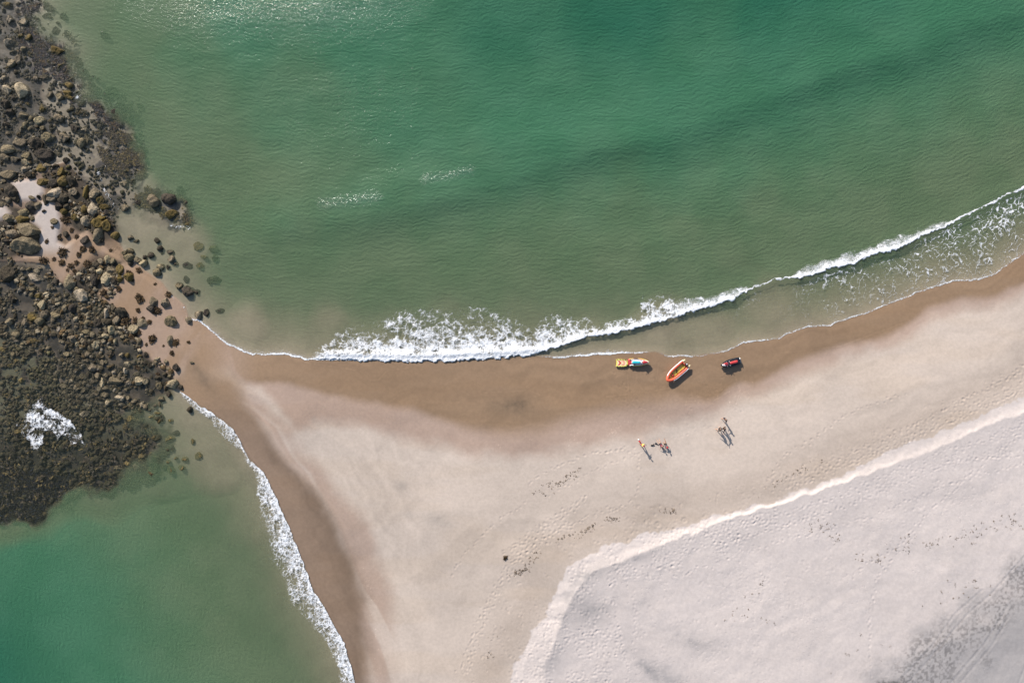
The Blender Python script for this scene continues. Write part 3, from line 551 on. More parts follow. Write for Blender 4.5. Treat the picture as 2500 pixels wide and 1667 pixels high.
# x y width height kind   (photo pixels)   g grey-tan, p pale, d dark, o golden weed, s sunken dark, t sunken tan
ROCKS = """18 11 24 15 o;7 25 11 10 p;40 26 10 13 g;21 47 18 22 p;56 52 24 18 p;4 56 10 9 g;39 79 13 11 o;49 88 16 17 o;68 91 18 18 o;20 103 24 22 p;45 107 10 8 g;56 120 19 17 g;71 131 14 13 o;32 127 20 11 g;45 148 19 28 g;26 155 22 20 g;69 156 12 10 g;121 102 12 9 p;135 122 40 24 o;116 150 16 11 o;149 160 28 15 o;19 166 15 9 o;38 175 12 15 d;64 173 11 9 g;9 190 15 14 p;88 192 16 15 g;110 189 26 14 g;161 182 15 11 o;64 189 12 9 g;172 192 16 10 o
152 40 17 18 s;114 37 14 12 s;140 56 8 8 s;135 74 20 20 s;253 84 17 19 s;189 153 22 24 s;204 177 18 18 s;222 206 14 16 s;235 223 18 22 s;269 219 24 18 s;255 231 17 20 s;228 188 8 9 s;238 193 12 7 s
48 219 40 34 p;14 219 23 23 p;121 232 18 19 g;145 234 21 18 g;166 208 21 18 o;165 227 24 18 o;170 238 26 12 o;10 251 24 26 d;20 273 22 20 d;45 256 13 9 g;68 254 13 10 o;101 264 17 20 o;54 282 28 18 g;144 288 28 20 g;74 289 15 15 g;94 294 26 22 p;59 305 21 18 g;73 315 14 13 g;102 312 15 13 g;51 317 15 15 g;179 312 25 23 d;204 317 23 17 p;195 256 19 9 o;198 273 15 10 o;208 279 13 11 o;284 274 30 20 d;115 335 30 26 g;152 335 28 27 g;195 349 24 28 g;214 341 17 24 g;82 350 36 30 d;48 347 36 22 g;13 305 18 16 d;15 364 38 24 g;64 381 26 22 g;102 376 48 30 d;12 384 28 20 g;33 389 24 16 g;61 396 22 16 p;159 391 14 16 d;178 384 13 14 s;87 393 14 10 g
17 425 42 26 g;59 414 21 18 p;71 428 20 17 d;97 410 30 20 o;112 404 20 14 g;147 419 17 22 o;102 443 28 17 o;128 447 23 22 d;149 440 26 28 o;170 440 22 24 d;128 470 40 26 p;122 485 32 16 g;175 468 26 18 g;148 483 26 28 d;25 466 32 28 d;36 482 22 28 d;110 488 20 24 d;92 480 8 9 d;161 505 17 19 d;152 516 19 17 o;139 505 18 22 d;92 502 26 20 g;71 501 28 24 d;75 482 15 9 g;56 519 26 22 g;105 515 11 7 d;79 534 17 11 g;51 535 42 18 o;19 531 28 18 g;17 489 13 15 g;129 540 16 15 g;64 559 54 36 g;74 578 46 32 d;57 598 66 40 g;207 466 16 32 o;227 473 24 26 g;241 488 25 21 o;203 510 17 21 o;222 510 26 28 p;253 506 23 17 o;259 519 19 15 d;245 531 19 15 o;182 531 17 19 o;204 538 28 24 p;233 544 28 26 o;255 550 26 28 o;281 553 20 17 s;235 571 30 38 g;278 575 21 19 o;205 586 21 21 d;13 589 15 15 d;26 570 38 22 g;159 571 15 17 d;242 584 18 17 d
13 666 36 40 d;55 657 15 12 g;70 657 14 11 g;96 656 13 10 p;119 668 13 11 p;84 677 32 18 p;40 683 15 16 p;55 688 17 13 g;167 688 28 36 g;191 679 15 19 d;199 683 13 11 p;230 682 19 30 d;231 647 19 17 d;245 637 17 15 g;260 632 21 19 p;274 637 15 15 g;241 661 21 17 p;267 661 23 19 g;290 657 17 24 o;258 680 28 30 p;277 687 14 22 d;290 680 15 22 o;222 697 11 15 g;184 706 17 13 g;194 721 38 30 p;128 705 13 10 g;77 708 15 13 g;75 720 13 15 g;93 724 15 15 o;101 745 20 26 p;89 744 13 17 g;121 735 13 15 g;176 733 10 11 p;158 752 15 21 g;175 752 19 22 d;204 756 17 16 g;77 773 25 23 o;106 767 22 24 g;133 768 23 19 g;92 785 28 21 g;22 785 21 21 g;61 786 17 19 g;128 781 14 15 g;258 766 19 24 p;242 757 15 12 g;292 763 28 25 d;259 786 23 19 d;237 788 21 21 d;283 780 19 19 g;185 779 15 14 p;212 775 15 11 p;212 788 19 15 g;27 728 17 25 d
36 817 21 17 g;17 820 15 11 g;64 808 14 10 p;112 808 17 21 g;82 833 25 13 o;8 854 21 15 t;210 811 26 16 g;255 818 21 18 p;270 806 27 23 p;176 828 19 21 g;200 833 13 17 g;187 840 12 13 p;232 841 21 21 p;279 833 14 13 p;269 851 19 11 p;269 862 19 17 d;162 864 18 13 g;214 864 19 15 g;80 861 15 10 d;121 866 19 9 d;157 887 11 11 p;210 880 21 11 g;223 897 23 21 g;195 889 15 11 g;249 884 13 17 g;258 883 9 11 p;26 893 15 15 t;38 882 14 12 t;6 893 15 13 g;51 929 14 16 t;88 947 16 11 g;156 945 23 13 p;157 958 21 11 p;184 947 19 19 g;203 953 15 19 g;204 934 14 17 g;228 931 19 15 g;237 916 16 19 g;179 920 13 17 g;199 919 14 15 g;215 915 13 21 d;277 911 13 15 p;259 917 13 13 g;278 931 40 22 g;250 934 15 27 p;258 947 21 15 g;235 962 19 13 g;254 965 19 15 g;263 982 19 18 p;217 971 14 11 p;235 981 11 8 p;292 970 28 19 p;176 961 12 9 g
204 1011 25 17 p;181 1015 21 10 g;185 1027 20 10 g;61 1082 21 14 o;77 1094 9 10 p;42 1055 18 11 t
302 448 23 15 p;304 507 21 17 g;368 489 31 29 g;407 485 37 29 d;380 467 24 20 s;439 464 17 21 d;453 494 21 25 d;416 522 29 23 o;459 519 11 22 s;457 546 18 14 o;347 481 13 14 s;335 494 15 13 d;482 601 25 23 t;519 607 27 20 t;381 587 16 13 d;316 580 16 13 g;332 589 15 9 g;389 606 17 14 d;416 616 21 13 g;395 617 13 12 s
316 613 19 15 g;311 629 25 21 g;318 643 15 13 d;333 634 17 13 g;349 642 21 19 p;353 629 11 15 d;367 623 19 15 d;302 619 14 13 g;417 632 17 19 g;427 643 17 9 g;392 652 23 15 p;380 664 23 21 g;409 652 10 13 d;311 674 23 23 o;435 697 17 17 g;453 682 16 18 s;455 710 27 25 d;478 712 19 13 d;524 682 29 17 o;509 685 15 17 d;372 736 19 23 g;400 739 21 25 g;367 753 21 19 d;414 784 27 25 g;459 782 18 15 g;483 768 23 19 g;502 763 15 18 d;537 759 24 14 s;346 789 31 19 g;460 648 26 18 s;486 648 22 14 t;497 627 16 9 t;524 629 15 18 o
323 803 25 23 p;299 822 13 15 g;296 867 13 14 g;309 868 14 13 o;310 890 18 16 p;324 886 11 10 p;347 882 12 17 g;354 888 13 15 d;365 891 15 14 d;340 872 15 13 o;354 865 11 13 d;375 885 8 8 g;403 883 11 10 g;428 898 16 20 d;305 906 16 15 p;332 913 16 10 p;307 915 13 10 g;293 918 11 15 g;303 925 15 13 g;337 932 26 25 p;354 932 16 16 p;313 934 13 13 g;308 952 12 12 g;386 942 19 19 g;386 923 20 14 d;419 938 29 22 p;439 945 11 13 d;410 961 14 17 d;392 974 18 15 g;312 971 13 11 g;328 978 19 11 g;402 914 12 12 d;412 919 10 10 g;467 885 11 7 g;414 832 16 27 g
326 983 17 13 g;389 986 13 15 g;378 990 13 9 g;462 1000 14 15 d;382 1009 18 9 t;370 1018 16 10 t;416 1027 14 8 t;264 1013 14 17 g;307 1090 19 15 p;319 1022 20 16 t;379 1068 24 16 o;388 1085 13 9 p;411 1072 28 18 t;429 1057 22 15 s;420 1095 10 16 s;470 1078 10 14 t;485 1113 20 19 t;452 1121 18 14 t;416 1147 18 22 t;442 1142 16 14 t;409 1129 10 12 t;428 1119 9 9 t;285 1143 27 16 p;332 1141 21 17 p;309 1132 14 11 t;369 1150 22 30 o;343 1115 16 10 t;253 1099 16 14 g"""
KC = {'g': (.210,.172,.116), 'p': (.370,.308,.215), 'd': (.066,.055,.042), 'o': (.155,.112,.040), 's': (.060,.050,.056), 't': (.46,.34,.13)}
KW = {'g': 'grey', 'p': 'pale tan', 'd': 'dark grey', 'o': 'weedy brown', 's': 'sunken dark', 't': 'sunken olive'}
LM = {(64,559): 'big ridged boulder', (57,598): 'widest grey slab at left', (48,219): 'large pale flat boulder', (135,122): 'golden weed covered boulder', (102,376): 'long dark boulder',
      (128,470): 'bright topped boulder', (222,510): 'yellowish boulder', (235,571): 'tall striped boulder', (258,680): 'bright blocky boulder', (194,721): 'round speckled boulder', (101,745): 'pale egg shaped boulder',
      (323,803): 'ridged pale spit boulder', (278,931): 'broad flat boulder', (419,938): 'foam tip boulder', (337,932): 'smooth twin boulder', (204,1011): 'lone tan boulder', (368,489): 'pale capped boulder',
      (407,485): 'broad brown boulder', (482,601): 'sunken square boulder', (414,784): 'lone boulder on the spit', (455,710): 'shaggy dark boulder', (270,806): 'cracked pale boulder', (13,666): 'dark edge boulder',
      (485,1113): 'golden reef boulder', (285,1143): 'long bright boulder', (94,294): 'wedge shaped pale boulder', (82,350): 'dark rounded boulder', (152,335): 'boulder with a dark foot', (253,84): 'lone offshore boulder', (307,1090): 'pale reef boulder'}
LMW = {}
rr = random.Random(5); RL = []
for row in ROCKS.replace('\n', ';').split(';'):
    a = row.split(); RL.append((float(a[0]), float(a[1]), float(a[2]), float(a[3]), a[4]))
allr = [(r[0], r[1]) for r in RL]
def relation(x, y, used_, self_lm=None):
    best = min((k for k in LM if k != self_lm), key=lambda k: (k[0]-x)**2+(k[1]-y)**2)
    dx = x-best[0]; dy = y-best[1]; an = math.degrees(math.atan2(-dy, dx)) % 360
    d8 = ['right of', 'upper right of', 'above', 'upper left of', 'left of', 'lower left of', 'below', 'lower right of'][int((an+22.5)//45) % 8]
    key = (best, d8); used_.setdefault(key, []).append(math.hypot(dx, dy)); return best, d8
rel = {}; tmp = {}
for r in RL:
    if (r[0], r[1]) in LM: continue
    rel[(r[0], r[1])] = relation(r[0], r[1], tmp)
ORD = ['nearest', 'second nearest', 'third nearest', 'fourth nearest', 'fifth nearest', 'sixth nearest', 'seventh nearest', 'eighth nearest', 'ninth nearest', 'tenth nearest']
def short(lm): return LM[lm]
GB = 'boulders of the rocky point at left'
for i, (x, y, wx, wy, k) in enumerate(RL):
    key = (x, y)
    if key in LM: lab = {'g': 'grey', 'p': 'pale', 'd': 'dark', 'o': 'brown', 's': 'dark', 't': 'golden'}[k]; nm = LM[key]; lab = nm if lab in nm else lab+' '+nm; lab = 'the '+lab
    else:
        best, d8 = rel[key]; dist = sorted(tmp[(best, d8)]); o_ = ORD[min(9, dist.index(math.hypot(x-best[0], y-best[1])))]
        sz = 'small ' if wx*wy < 190 else ('large ' if wx*wy > 600 else '')
        if o_ == 'nearest': lab = f"{sz}{KW[k]} boulder just {d8} the {LM[best]}"
        else: lab = f"{sz}{KW[k]} boulder, {o_} one {d8} the {LM[best]}"
    o = bpy.data.objects.new('boulder', rock_meshes[rr.randrange(14)]); col.objects.link(o)
    a = wx/2/S*1.14; b = wy/2/S*1.14; hz = min(a, b)*rr.uniform(.9, 1.25)
    g = gz(x, y); top = {'s': .02, 't': .07}.get(k)
    z0 = g-hz*.20 if top is None else min(top-hz, g-hz*.2)
    if k in 'st': hz = max(.12, min(hz, top-g+.25)); z0 = top-hz
    hx, hy = W(x, y); f = 1-(z0+hz*.7)/H
    o.location = (hx*f, hy*f, z0); flip = rr.choice((0, math.pi)); o.rotation_euler = (rr.uniform(-.12, .12), rr.uniform(-.12, .12), flip+rr.uniform(-.35, .35)); o.scale = (a, b, hz)
    c = KC[k]; v = rr.uniform(.82, 1.2); o.color = (c[0]*v, c[1]*v, c[2]*v*rr.uniform(.9, 1.1), 1)
    tag(o, lab, 'boulder', GB)

# cobbles that nobody could count
SUB_A = [(-200,830),(0,830),(120,860),(150,970),(250,1000),(345,1005),(300,1050),(200,1030),(0,1070),(-200,1070)]
SUB_B = [(-200,1060),(0,1060),(200,1020),(300,1040),(345,1005),(380,1050),(420,1060),(395,1110),(372,1172),(312,1145),(280,1190),(200,1203),(150,1230),(80,1280),(-200,1290)]
OLA = [(.15,.135,.07), (.11,.10,.05), (.19,.165,.09), (.06,.05,.035), (.25,.20,.12)]
def cobbles(name, label, zones, seed, zoff, sm=False):
    r = np.random.RandomState(seed); shapes = [rock_shape(2, 200+k*5, (k % 3)/2.) for k in range(6)]
    VV = []; FF = []; CC = []; n0 = 0; pl = []
    for poly, n, smin, smax, pal in zones:
        p = np.array(poly); xs = r.uniform(max(-60, p[:, 0].min()), p[:, 0].max(), n*3); ys = r.uniform(max(-60, p[:, 1].min()), min(1720, p[:, 1].max()), n*3)
        mk = inpoly(xs+(fbm(xs/30, ys/30, 3, 501)-.5)*90, ys+(fbm(xs/30, ys/30, 3, 503)-.5)*90, poly) & (fbm(xs/26, ys/26, 3, seed) > r.uniform(.34, .56, len(xs)))
        mk &= ~(inpoly(xs, ys, KELP[3]) & (r.rand(len(xs)) > .12))
        for q in SANDP[:3]: mk &= ~inpoly(xs, ys, q)
        xs = xs[mk][:n]; ys = ys[mk][:n]
        sz = smin+(smax-smin)*r.rand(len(xs))**2.2
        for x, y, s_ in zip(xs, ys, sz): pl.append((x, y, s_, pal))
    for x, y, s_, pal in pl:
        p, fa = shapes[r.randint(6)]; a = r.uniform(0, 6.28); sc = np.array((s_*r.uniform(.7, 1.25), s_*r.uniform(.6, 1.), s_*r.uniform(.5, .85)))
        q = p*sc; c, s = math.cos(a), math.sin(a); q = np.stack([q[:, 0]*c-q[:, 1]*s, q[:, 0]*s+q[:, 1]*c, q[:, 2]], 1)
        wx_, wy_ = W(x, y); q += (wx_, wy_, gz(x, y)+zoff*s_)
        base = np.array(pal[r.randint(len(pal))])*r.uniform(.65, 1.3)
        VV.append(q); FF.append(fa+n0); CC.append(np.tile(base, (len(q), 1))); n0 += len(q)
    o = mesh_np(name, np.concatenate(VV), np.concatenate(FF), None, COBM, smooth=sm, cols=np.concatenate(CC)); tag(o, label, 'cobbles', kind='stuff'); return o
DR = [(.185,.150,.100), (.34,.285,.20), (.12,.098,.065), KC['d'], (.24,.21,.17), (.12,.08,.04), (.06,.045,.028)]; OL = [(.05,.050,.024), (.026,.026,.013), (.070,.060,.026), (.016,.016,.011), (.16,.11,.04), (.03,.026,.014)]
cobbles('dry_cobbles', 'countless grey and tan cobbles packed between the boulders', [(COB_DRY, 3800, .06, .22, DR), (COB_DRY, 2300, .18, .52, DR), (COB_TOP, 2000, .08, .30, DR), (COB_TOP, 700, .2, .5, DR), (COB_MID, 420, .12, .4, DR), ([(120,560),(290,620),(300,640),(210,700),(130,680),(60,640)], 160, .06, .22, [KC['d'], (.09,.06,.035)])], 601, .05)
cobbles('sunken_cobbles', 'countless olive cobbles lying under the clear water at lower left', [(SUB_A, 2300, .12, .46, OLA), (SUB_B, 2300, .12, .55, OL), ([(60,-60),(118,10),(100,92),(205,170),(320,262),(350,360),(352,430),(330,500),(300,520),(200,420),(150,400),(130,300),(90,180),(40,0)], 1300, .12, .45, OL)], 603, .1, True)

# ------------------------------------------------------------------ kelp and seaweed
mk = NM('kelp'); P = mk.pos(); nk = mk.noise(3., 5, .65, P); ca = mk.attr('Col').outputs['Color']
mk.prin(mk.mix(1.0, ca, mk.mix(mk.mapr(nk, .3, .7), (.5, .5, .5), (1.6, 1.5, 1.4)), 'MULTIPLY'), .75, mk.bump(nk, .5, .05), spec=.15); KELPM = mk.m
def ribbons(pts, length, width, cols_, zr, r, curl=1.0):
    """pts (n,3) roots -> ragged blades as one numpy mesh"""
    n = len(pts); K = 6; ang = r.uniform(0, 6.283, n); L = length*r.uniform(.5, 1.3, n); Wd = width*r.uniform(.5, 1.4, n)
    P0 = pts.copy(); Vs = np.zeros((n, K, 2, 3)); a = ang.copy(); tw = r.uniform(-curl, curl, n)
    for k in range(K):
        w_ = Wd*(1-.8*(k/(K-1))**2)*(.6+.8*r.rand(n)); nx = -np.sin(a); ny = np.cos(a); zz = P0[:, 2]+zr*r.rand(n)*math.sin(math.pi*(k+.5)/K)
        tilt = r.uniform(-.6, .6, n)*w_
        Vs[:, k, 0] = np.stack([P0[:, 0]+nx*w_, P0[:, 1]+ny*w_, zz+tilt], 1); Vs[:, k, 1] = np.stack([P0[:, 0]-nx*w_, P0[:, 1]-ny*w_, zz-tilt], 1)
        P0[:, 0] += np.cos(a)*L/K; P0[:, 1] += np.sin(a)*L/K; a = a+tw*.5+r.uniform(-.4, .4, n)
    b = (np.arange(n)*K*2)[:, None]; k = np.arange(K-1)[None]*2
    F_ = np.stack([b+k, b+k+1, b+k+3, b+k+2], -1).reshape(-1, 4)
    cc = np.array(cols_)[r.randint(len(cols_), size=n)]*r.uniform(.6, 1.4, (n, 1)); return Vs.reshape(-1, 3), F_, np.repeat(cc, K*2, 0)
def kelpbed(name, label, polys, n, length, width, zr, cols_, seed, surf=True, gap=.43):
    r = np.random.RandomState(seed); A = []
    for p_ in polys:
        p = np.array(p_); xs = r.uniform(p[:, 0].min(), p[:, 0].max(), n); ys = r.uniform(p[:, 1].min(), p[:, 1].max(), n)
        mk_ = inpoly(xs+(fbm(xs/20, ys/20, 3, seed)-.5)*80, ys+(fbm(xs/20, ys/20, 3, seed+1)-.5)*80, p_) & (fbm(xs/17, ys/17, 4, seed+2) > gap+r.rand(n)*.08)
        for x, y in zip(xs[mk_], ys[mk_]): A.append((*W(x, y), max(gz(x, y)+.02, -.16) if surf else gz(x, y)+.05))
    v, f, c = ribbons(np.array(A), length, width, cols_, zr, r)
    o = mesh_np(name, v, f, None, KELPM, True, cols=c); tag(o, label, 'kelp', kind='stuff')
kelpbed('kelp_bed', 'dark purple brown kelp fronds matted under the shallow water at upper left', KELP[:1], 9000, 1.0, .13, .10, [(.035,.026,.026), (.03,.028,.032), (.06,.04,.02), (.028,.024,.026)], 701)
kelpbed('kelp_patch', 'mottled brown kelp in clumps on the sand beneath clear shallows', KELP[1:3]+[COB_SUB], 5200, .8, .12, .10, [(.05,.04,.028), (.04,.036,.03), (.09,.07,.03)], 705, True, .49)
kelpbed('deep_kelp', 'almost black kelp along the lower edge of the reef', KELP[3:], 12000, 1.0, .15, .2, [(.008,.011,.016), (.010,.011,.010), (.022,.020,.010)], 709, False, .38)
# clumps of seaweed lying on the sand
WEED = []
for k in range(4):
    r = np.random.RandomState(800+k); rad = np.minimum(np.abs(r.randn(130))*.36, .75); th = r.uniform(0, 6.28, 130); pts = np.stack([np.cos(th)*rad*.8, np.sin(th)*rad*.8, .02+.16*np.maximum(0, 1-rad)*r.rand(130)], 1)
    v, f, c = ribbons(pts, .5, .085, [(.050,.034,.018), (.036,.025,.015), (.080,.052,.024)], .16, r, 1.4)
    o = mesh_np('seaweed_clump', v, f, None, KELPM, True, cols=c); WEED.append(o.data); bpy.data.objects.remove(o)
WPOS = """343 730 24;412 720 18;293 706 17;339 661 16;326 685 9;339 757 14;384 758 22;307 782 24;332 782 15;351 778 11;367 786 13;379 694 9;255 715 20;154 642 20;134 633 11;110 637 24;175 650 17;195 622 16;204 608 17;227 611 20;156 617 25;214 643 21;189 642 14;184 662 12;167 660 9;161 536 25;176 562 12;189 579 16;176 499 12;191 517 8;116 590 12;373 827 22;430 836 18;421 862 14;462 835 10;401 844 6;359 841 8;326 820 22;341 811 15;336 897 19;386 914 12;300 762 14;318 668 18;270 612 9;130 556 8;145 580 14;1234 1355 14"""
LM2 = dict(LM)
tmp2 = {}; wl = [tuple(map(float, t.split())) for t in WPOS.split(';')]; rl2 = [relation(a, b, tmp2) for a, b, c in wl]
for (x, y, s_), (best, d8) in zip(wl, rl2):
    o = bpy.data.objects.new('seaweed_clump', WEED[rr.randrange(4)]); col.objects.link(o); hx, hy = W(x, y)
    o.location = (hx, hy, gz(x, y)-.01); k = s_/S/1.35; o.scale = (k*rr.uniform(.85, 1.15), k*rr.uniform(.8, 1.1), k); o.rotation_euler = (0, 0, rr.uniform(0, 6.28))
    if x > 1000: tag(o, 'black seaweed clump alone on the open dry beach, bottom centre', 'seaweed'); o.scale = (k, k*.7, k); continue
    dist = sorted(tmp2[(best, d8)]); j = dist.index(math.hypot(x-best[0], y-best[1]))
    tag(o, (f"brown seaweed clump just {d8} the {LM[best]}" if j == 0 else f"brown seaweed clump, {ORD[j]} clump {d8} the {LM[best]}"), 'seaweed', 'brown seaweed clumps among the rocks')
# wrack scraps on the dry sand
r = np.random.RandomState(31); A = []
for line, n, sp in (([(1250,1392),(1280,1385),(1300,1352),(1310,1345)], 60, 5), ([(1355,1315),(1380,1306),(1415,1300),(1450,1278)], 40, 4), ([(1475,1262),(1510,1262)], 24, 3), ([(1340,1185),(1380,1168),(1395,1155),(1420,1140)], 46, 6), ([(1310,1200),(1350,1195)], 10, 8), ([(1600,1245),(1650,1243)], 16, 5),
                    ([(2165,1345),(2200,1320),(2300,1325),(2400,1280),(2480,1270)], 80, 12), ([(1950,1275),(2005,1280),(2040,1320)], 30, 9), ([(1830,1400),(1860,1420),(1770,1500),(1900,1490)], 26, 12), ([(2330,1440),(2390,1420),(2250,1450)], 22, 14), ([(2200,1560),(2030,1615),(2100,1500)], 8, 14), ([(1840,1205),(1900,1170),(2000,1120)], 26, 6), ([(1200,1540),(1195,1600),(1220,1520)], 8, 5), ([(2080,1350),(2150,1365)], 20, 8)):
    p = np.array(line, float); L = np.concatenate([[0], np.cumsum(np.hypot(*np.diff(p, axis=0).T))]); t = r.uniform(0, L[-1], n)
    for tt in t:
        x = np.interp(tt, L, p[:, 0])+r.randn()*sp; y = np.interp(tt, L, p[:, 1])+r.randn()*sp
        for q in range(r.randint(1, 6)): A.append((*W(x+r.randn()*1.2, y+r.randn()*1.2), gz(x, y)+.015))
v, f, c = ribbons(np.array(A), .24, .035, [(.16,.125,.09), (.09,.07,.05), (.20,.165,.13)], .04, r)
tag(mesh_np('beach_wrack', v, f, None, KELPM, True, cols=c), 'tiny dark scraps of dried weed strewn in lines over the dry sand', 'wrack', kind='stuff')

# ------------------------------------------------------------------ craft and people
RED = simple('red_gelcoat', (.50, .045, .045), .35, .12, 12, .5, 0, .3); WHITE = simple('white_gelcoat', (.72, .72, .74), .4, .06, 8); BLACK = simple('black_rubber', (.018, .018, .022), .5, .3, 14)
BLACKG = simple('black_gelcoat', (.012, .014, .020), .18, .3, 6, .5, 0, .5); YEL = simple('yellow_plastic', (.70, .62, .12), .5, .08, 9); TURQ = simple('turquoise_vinyl', (.03, .42, .50), .5, .15, 10); ORG = simple('orange_red_tube', (.62, .10, .045), .5, .12, 8)
PINK = simple('faded_red_print', (.62, .15, .12), .6, .12, 8); CREAM = simple('cream_foam', (.72, .60, .36), .7, .1, 10); MAROON = simple('maroon_cloth', (.12, .012, .03), .8, .2, 16); NAVY = simple('navy_cloth', (.010, .011, .024), .95, .25, 16, .1)
BLACKC = simple('black_cloth', (.010, .009, .011), .95, .25, 16, .1); CHAR = simple('charcoal_cloth', (.055, .055, .065), .8, .2, 16); YC = simple('yellow_cloth', (.68, .50, .10), .8, .12, 16); RC = simple('red_cloth', (.42, .02, .03), .8, .15, 16); WC = simple('white_cloth', (.70, .68, .68), .8, .08, 16)
SKIN = simple('light_skin', (.52, .32, .22), .55, .08, 20); SKINB = simple('tan_skin', (.36, .20, .12), .55, .08, 20); HAIR = simple('brown_hair', (.020, .012, .008), .6, .3, 30); STEEL = simple('grey_metal', (.45, .46, .47), .3, .1, 8, .5, .9)
def newobj(name, bm, mat, parent=None, smooth=True):
    me = bpy.data.meshes.new(name); bmesh.ops.recalc_face_normals(bm, faces=bm.faces); bm.to_mesh(me); bm.free()
    for p in me.polygons: p.use_smooth = smooth
    me.materials.append(mat); o = bpy.data.objects.new(name, me); col.objects.link(o)
    if parent: o.parent = parent
    return o
def loft(bm, rings, cap=True, closed=True):
    R_ = [[bm.verts.new(p) for p in ring] for ring in rings]; n = len(R_[0])
    for a, b in zip(R_[:-1], R_[1:]):
        for i in range(n if closed else n-1):
            j = (i+1) % n; bm.faces.new((a[i], a[j], b[j], b[i]))
    if cap: bm.faces.new(R_[0][::-1]); bm.faces.new(R_[-1])
def tube(bm, pts, rads, n=10, sq=1.0):
    pts = [Vector(p) for p in pts]; rings = []
    if not hasattr(rads, '__len__'): rads = [rads]*len(pts)
    for i, p in enumerate(pts):
        d = (pts[min(i+1, len(pts)-1)]-pts[max(i-1, 0)]).normalized(); up = Vector((0, 0, 1)) if abs(d.z) < .95 else Vector((1, 0, 0))
        s_ = d.cross(up).normalized(); u = s_.cross(d); rings.append([p+rads[i]*(math.cos(t)*s_+math.sin(t)*u*sq) for t in [2*math.pi*k/n for k in range(n)]])
    loft(bm, rings)
def rbox(bm, c, s_, bev=.03, rot=0):
    g = bmesh.ops.create_cube(bm, size=1); M = Matrix.Translation(c) @ Matrix.Rotation(rot, 4, 'Z') @ Matrix.Diagonal((*s_, 1))
    bmesh.ops.transform(bm, matrix=M, verts=g['verts']); es = list({e for v in g['verts'] for e in v.link_edges})
    bmesh.ops.bevel(bm, geom=es, offset=min(bev, min(s_)*.45), segments=2, affect='EDGES')
def empty(name, px, py, rz, z=None):
    o = bpy.data.objects.new(name, None); col.objects.link(o); x, y = W(px, py); o.location = (x, y, gz(px, py) if z is None else z); o.rotation_euler = (0, 0, rz); return o
def hullw(t, L=3.4, w_=.58):
    return w_*(.86+.14*min(1, t/.3))*(1-max(0, (t-.42)/.58)**2.3*.93)
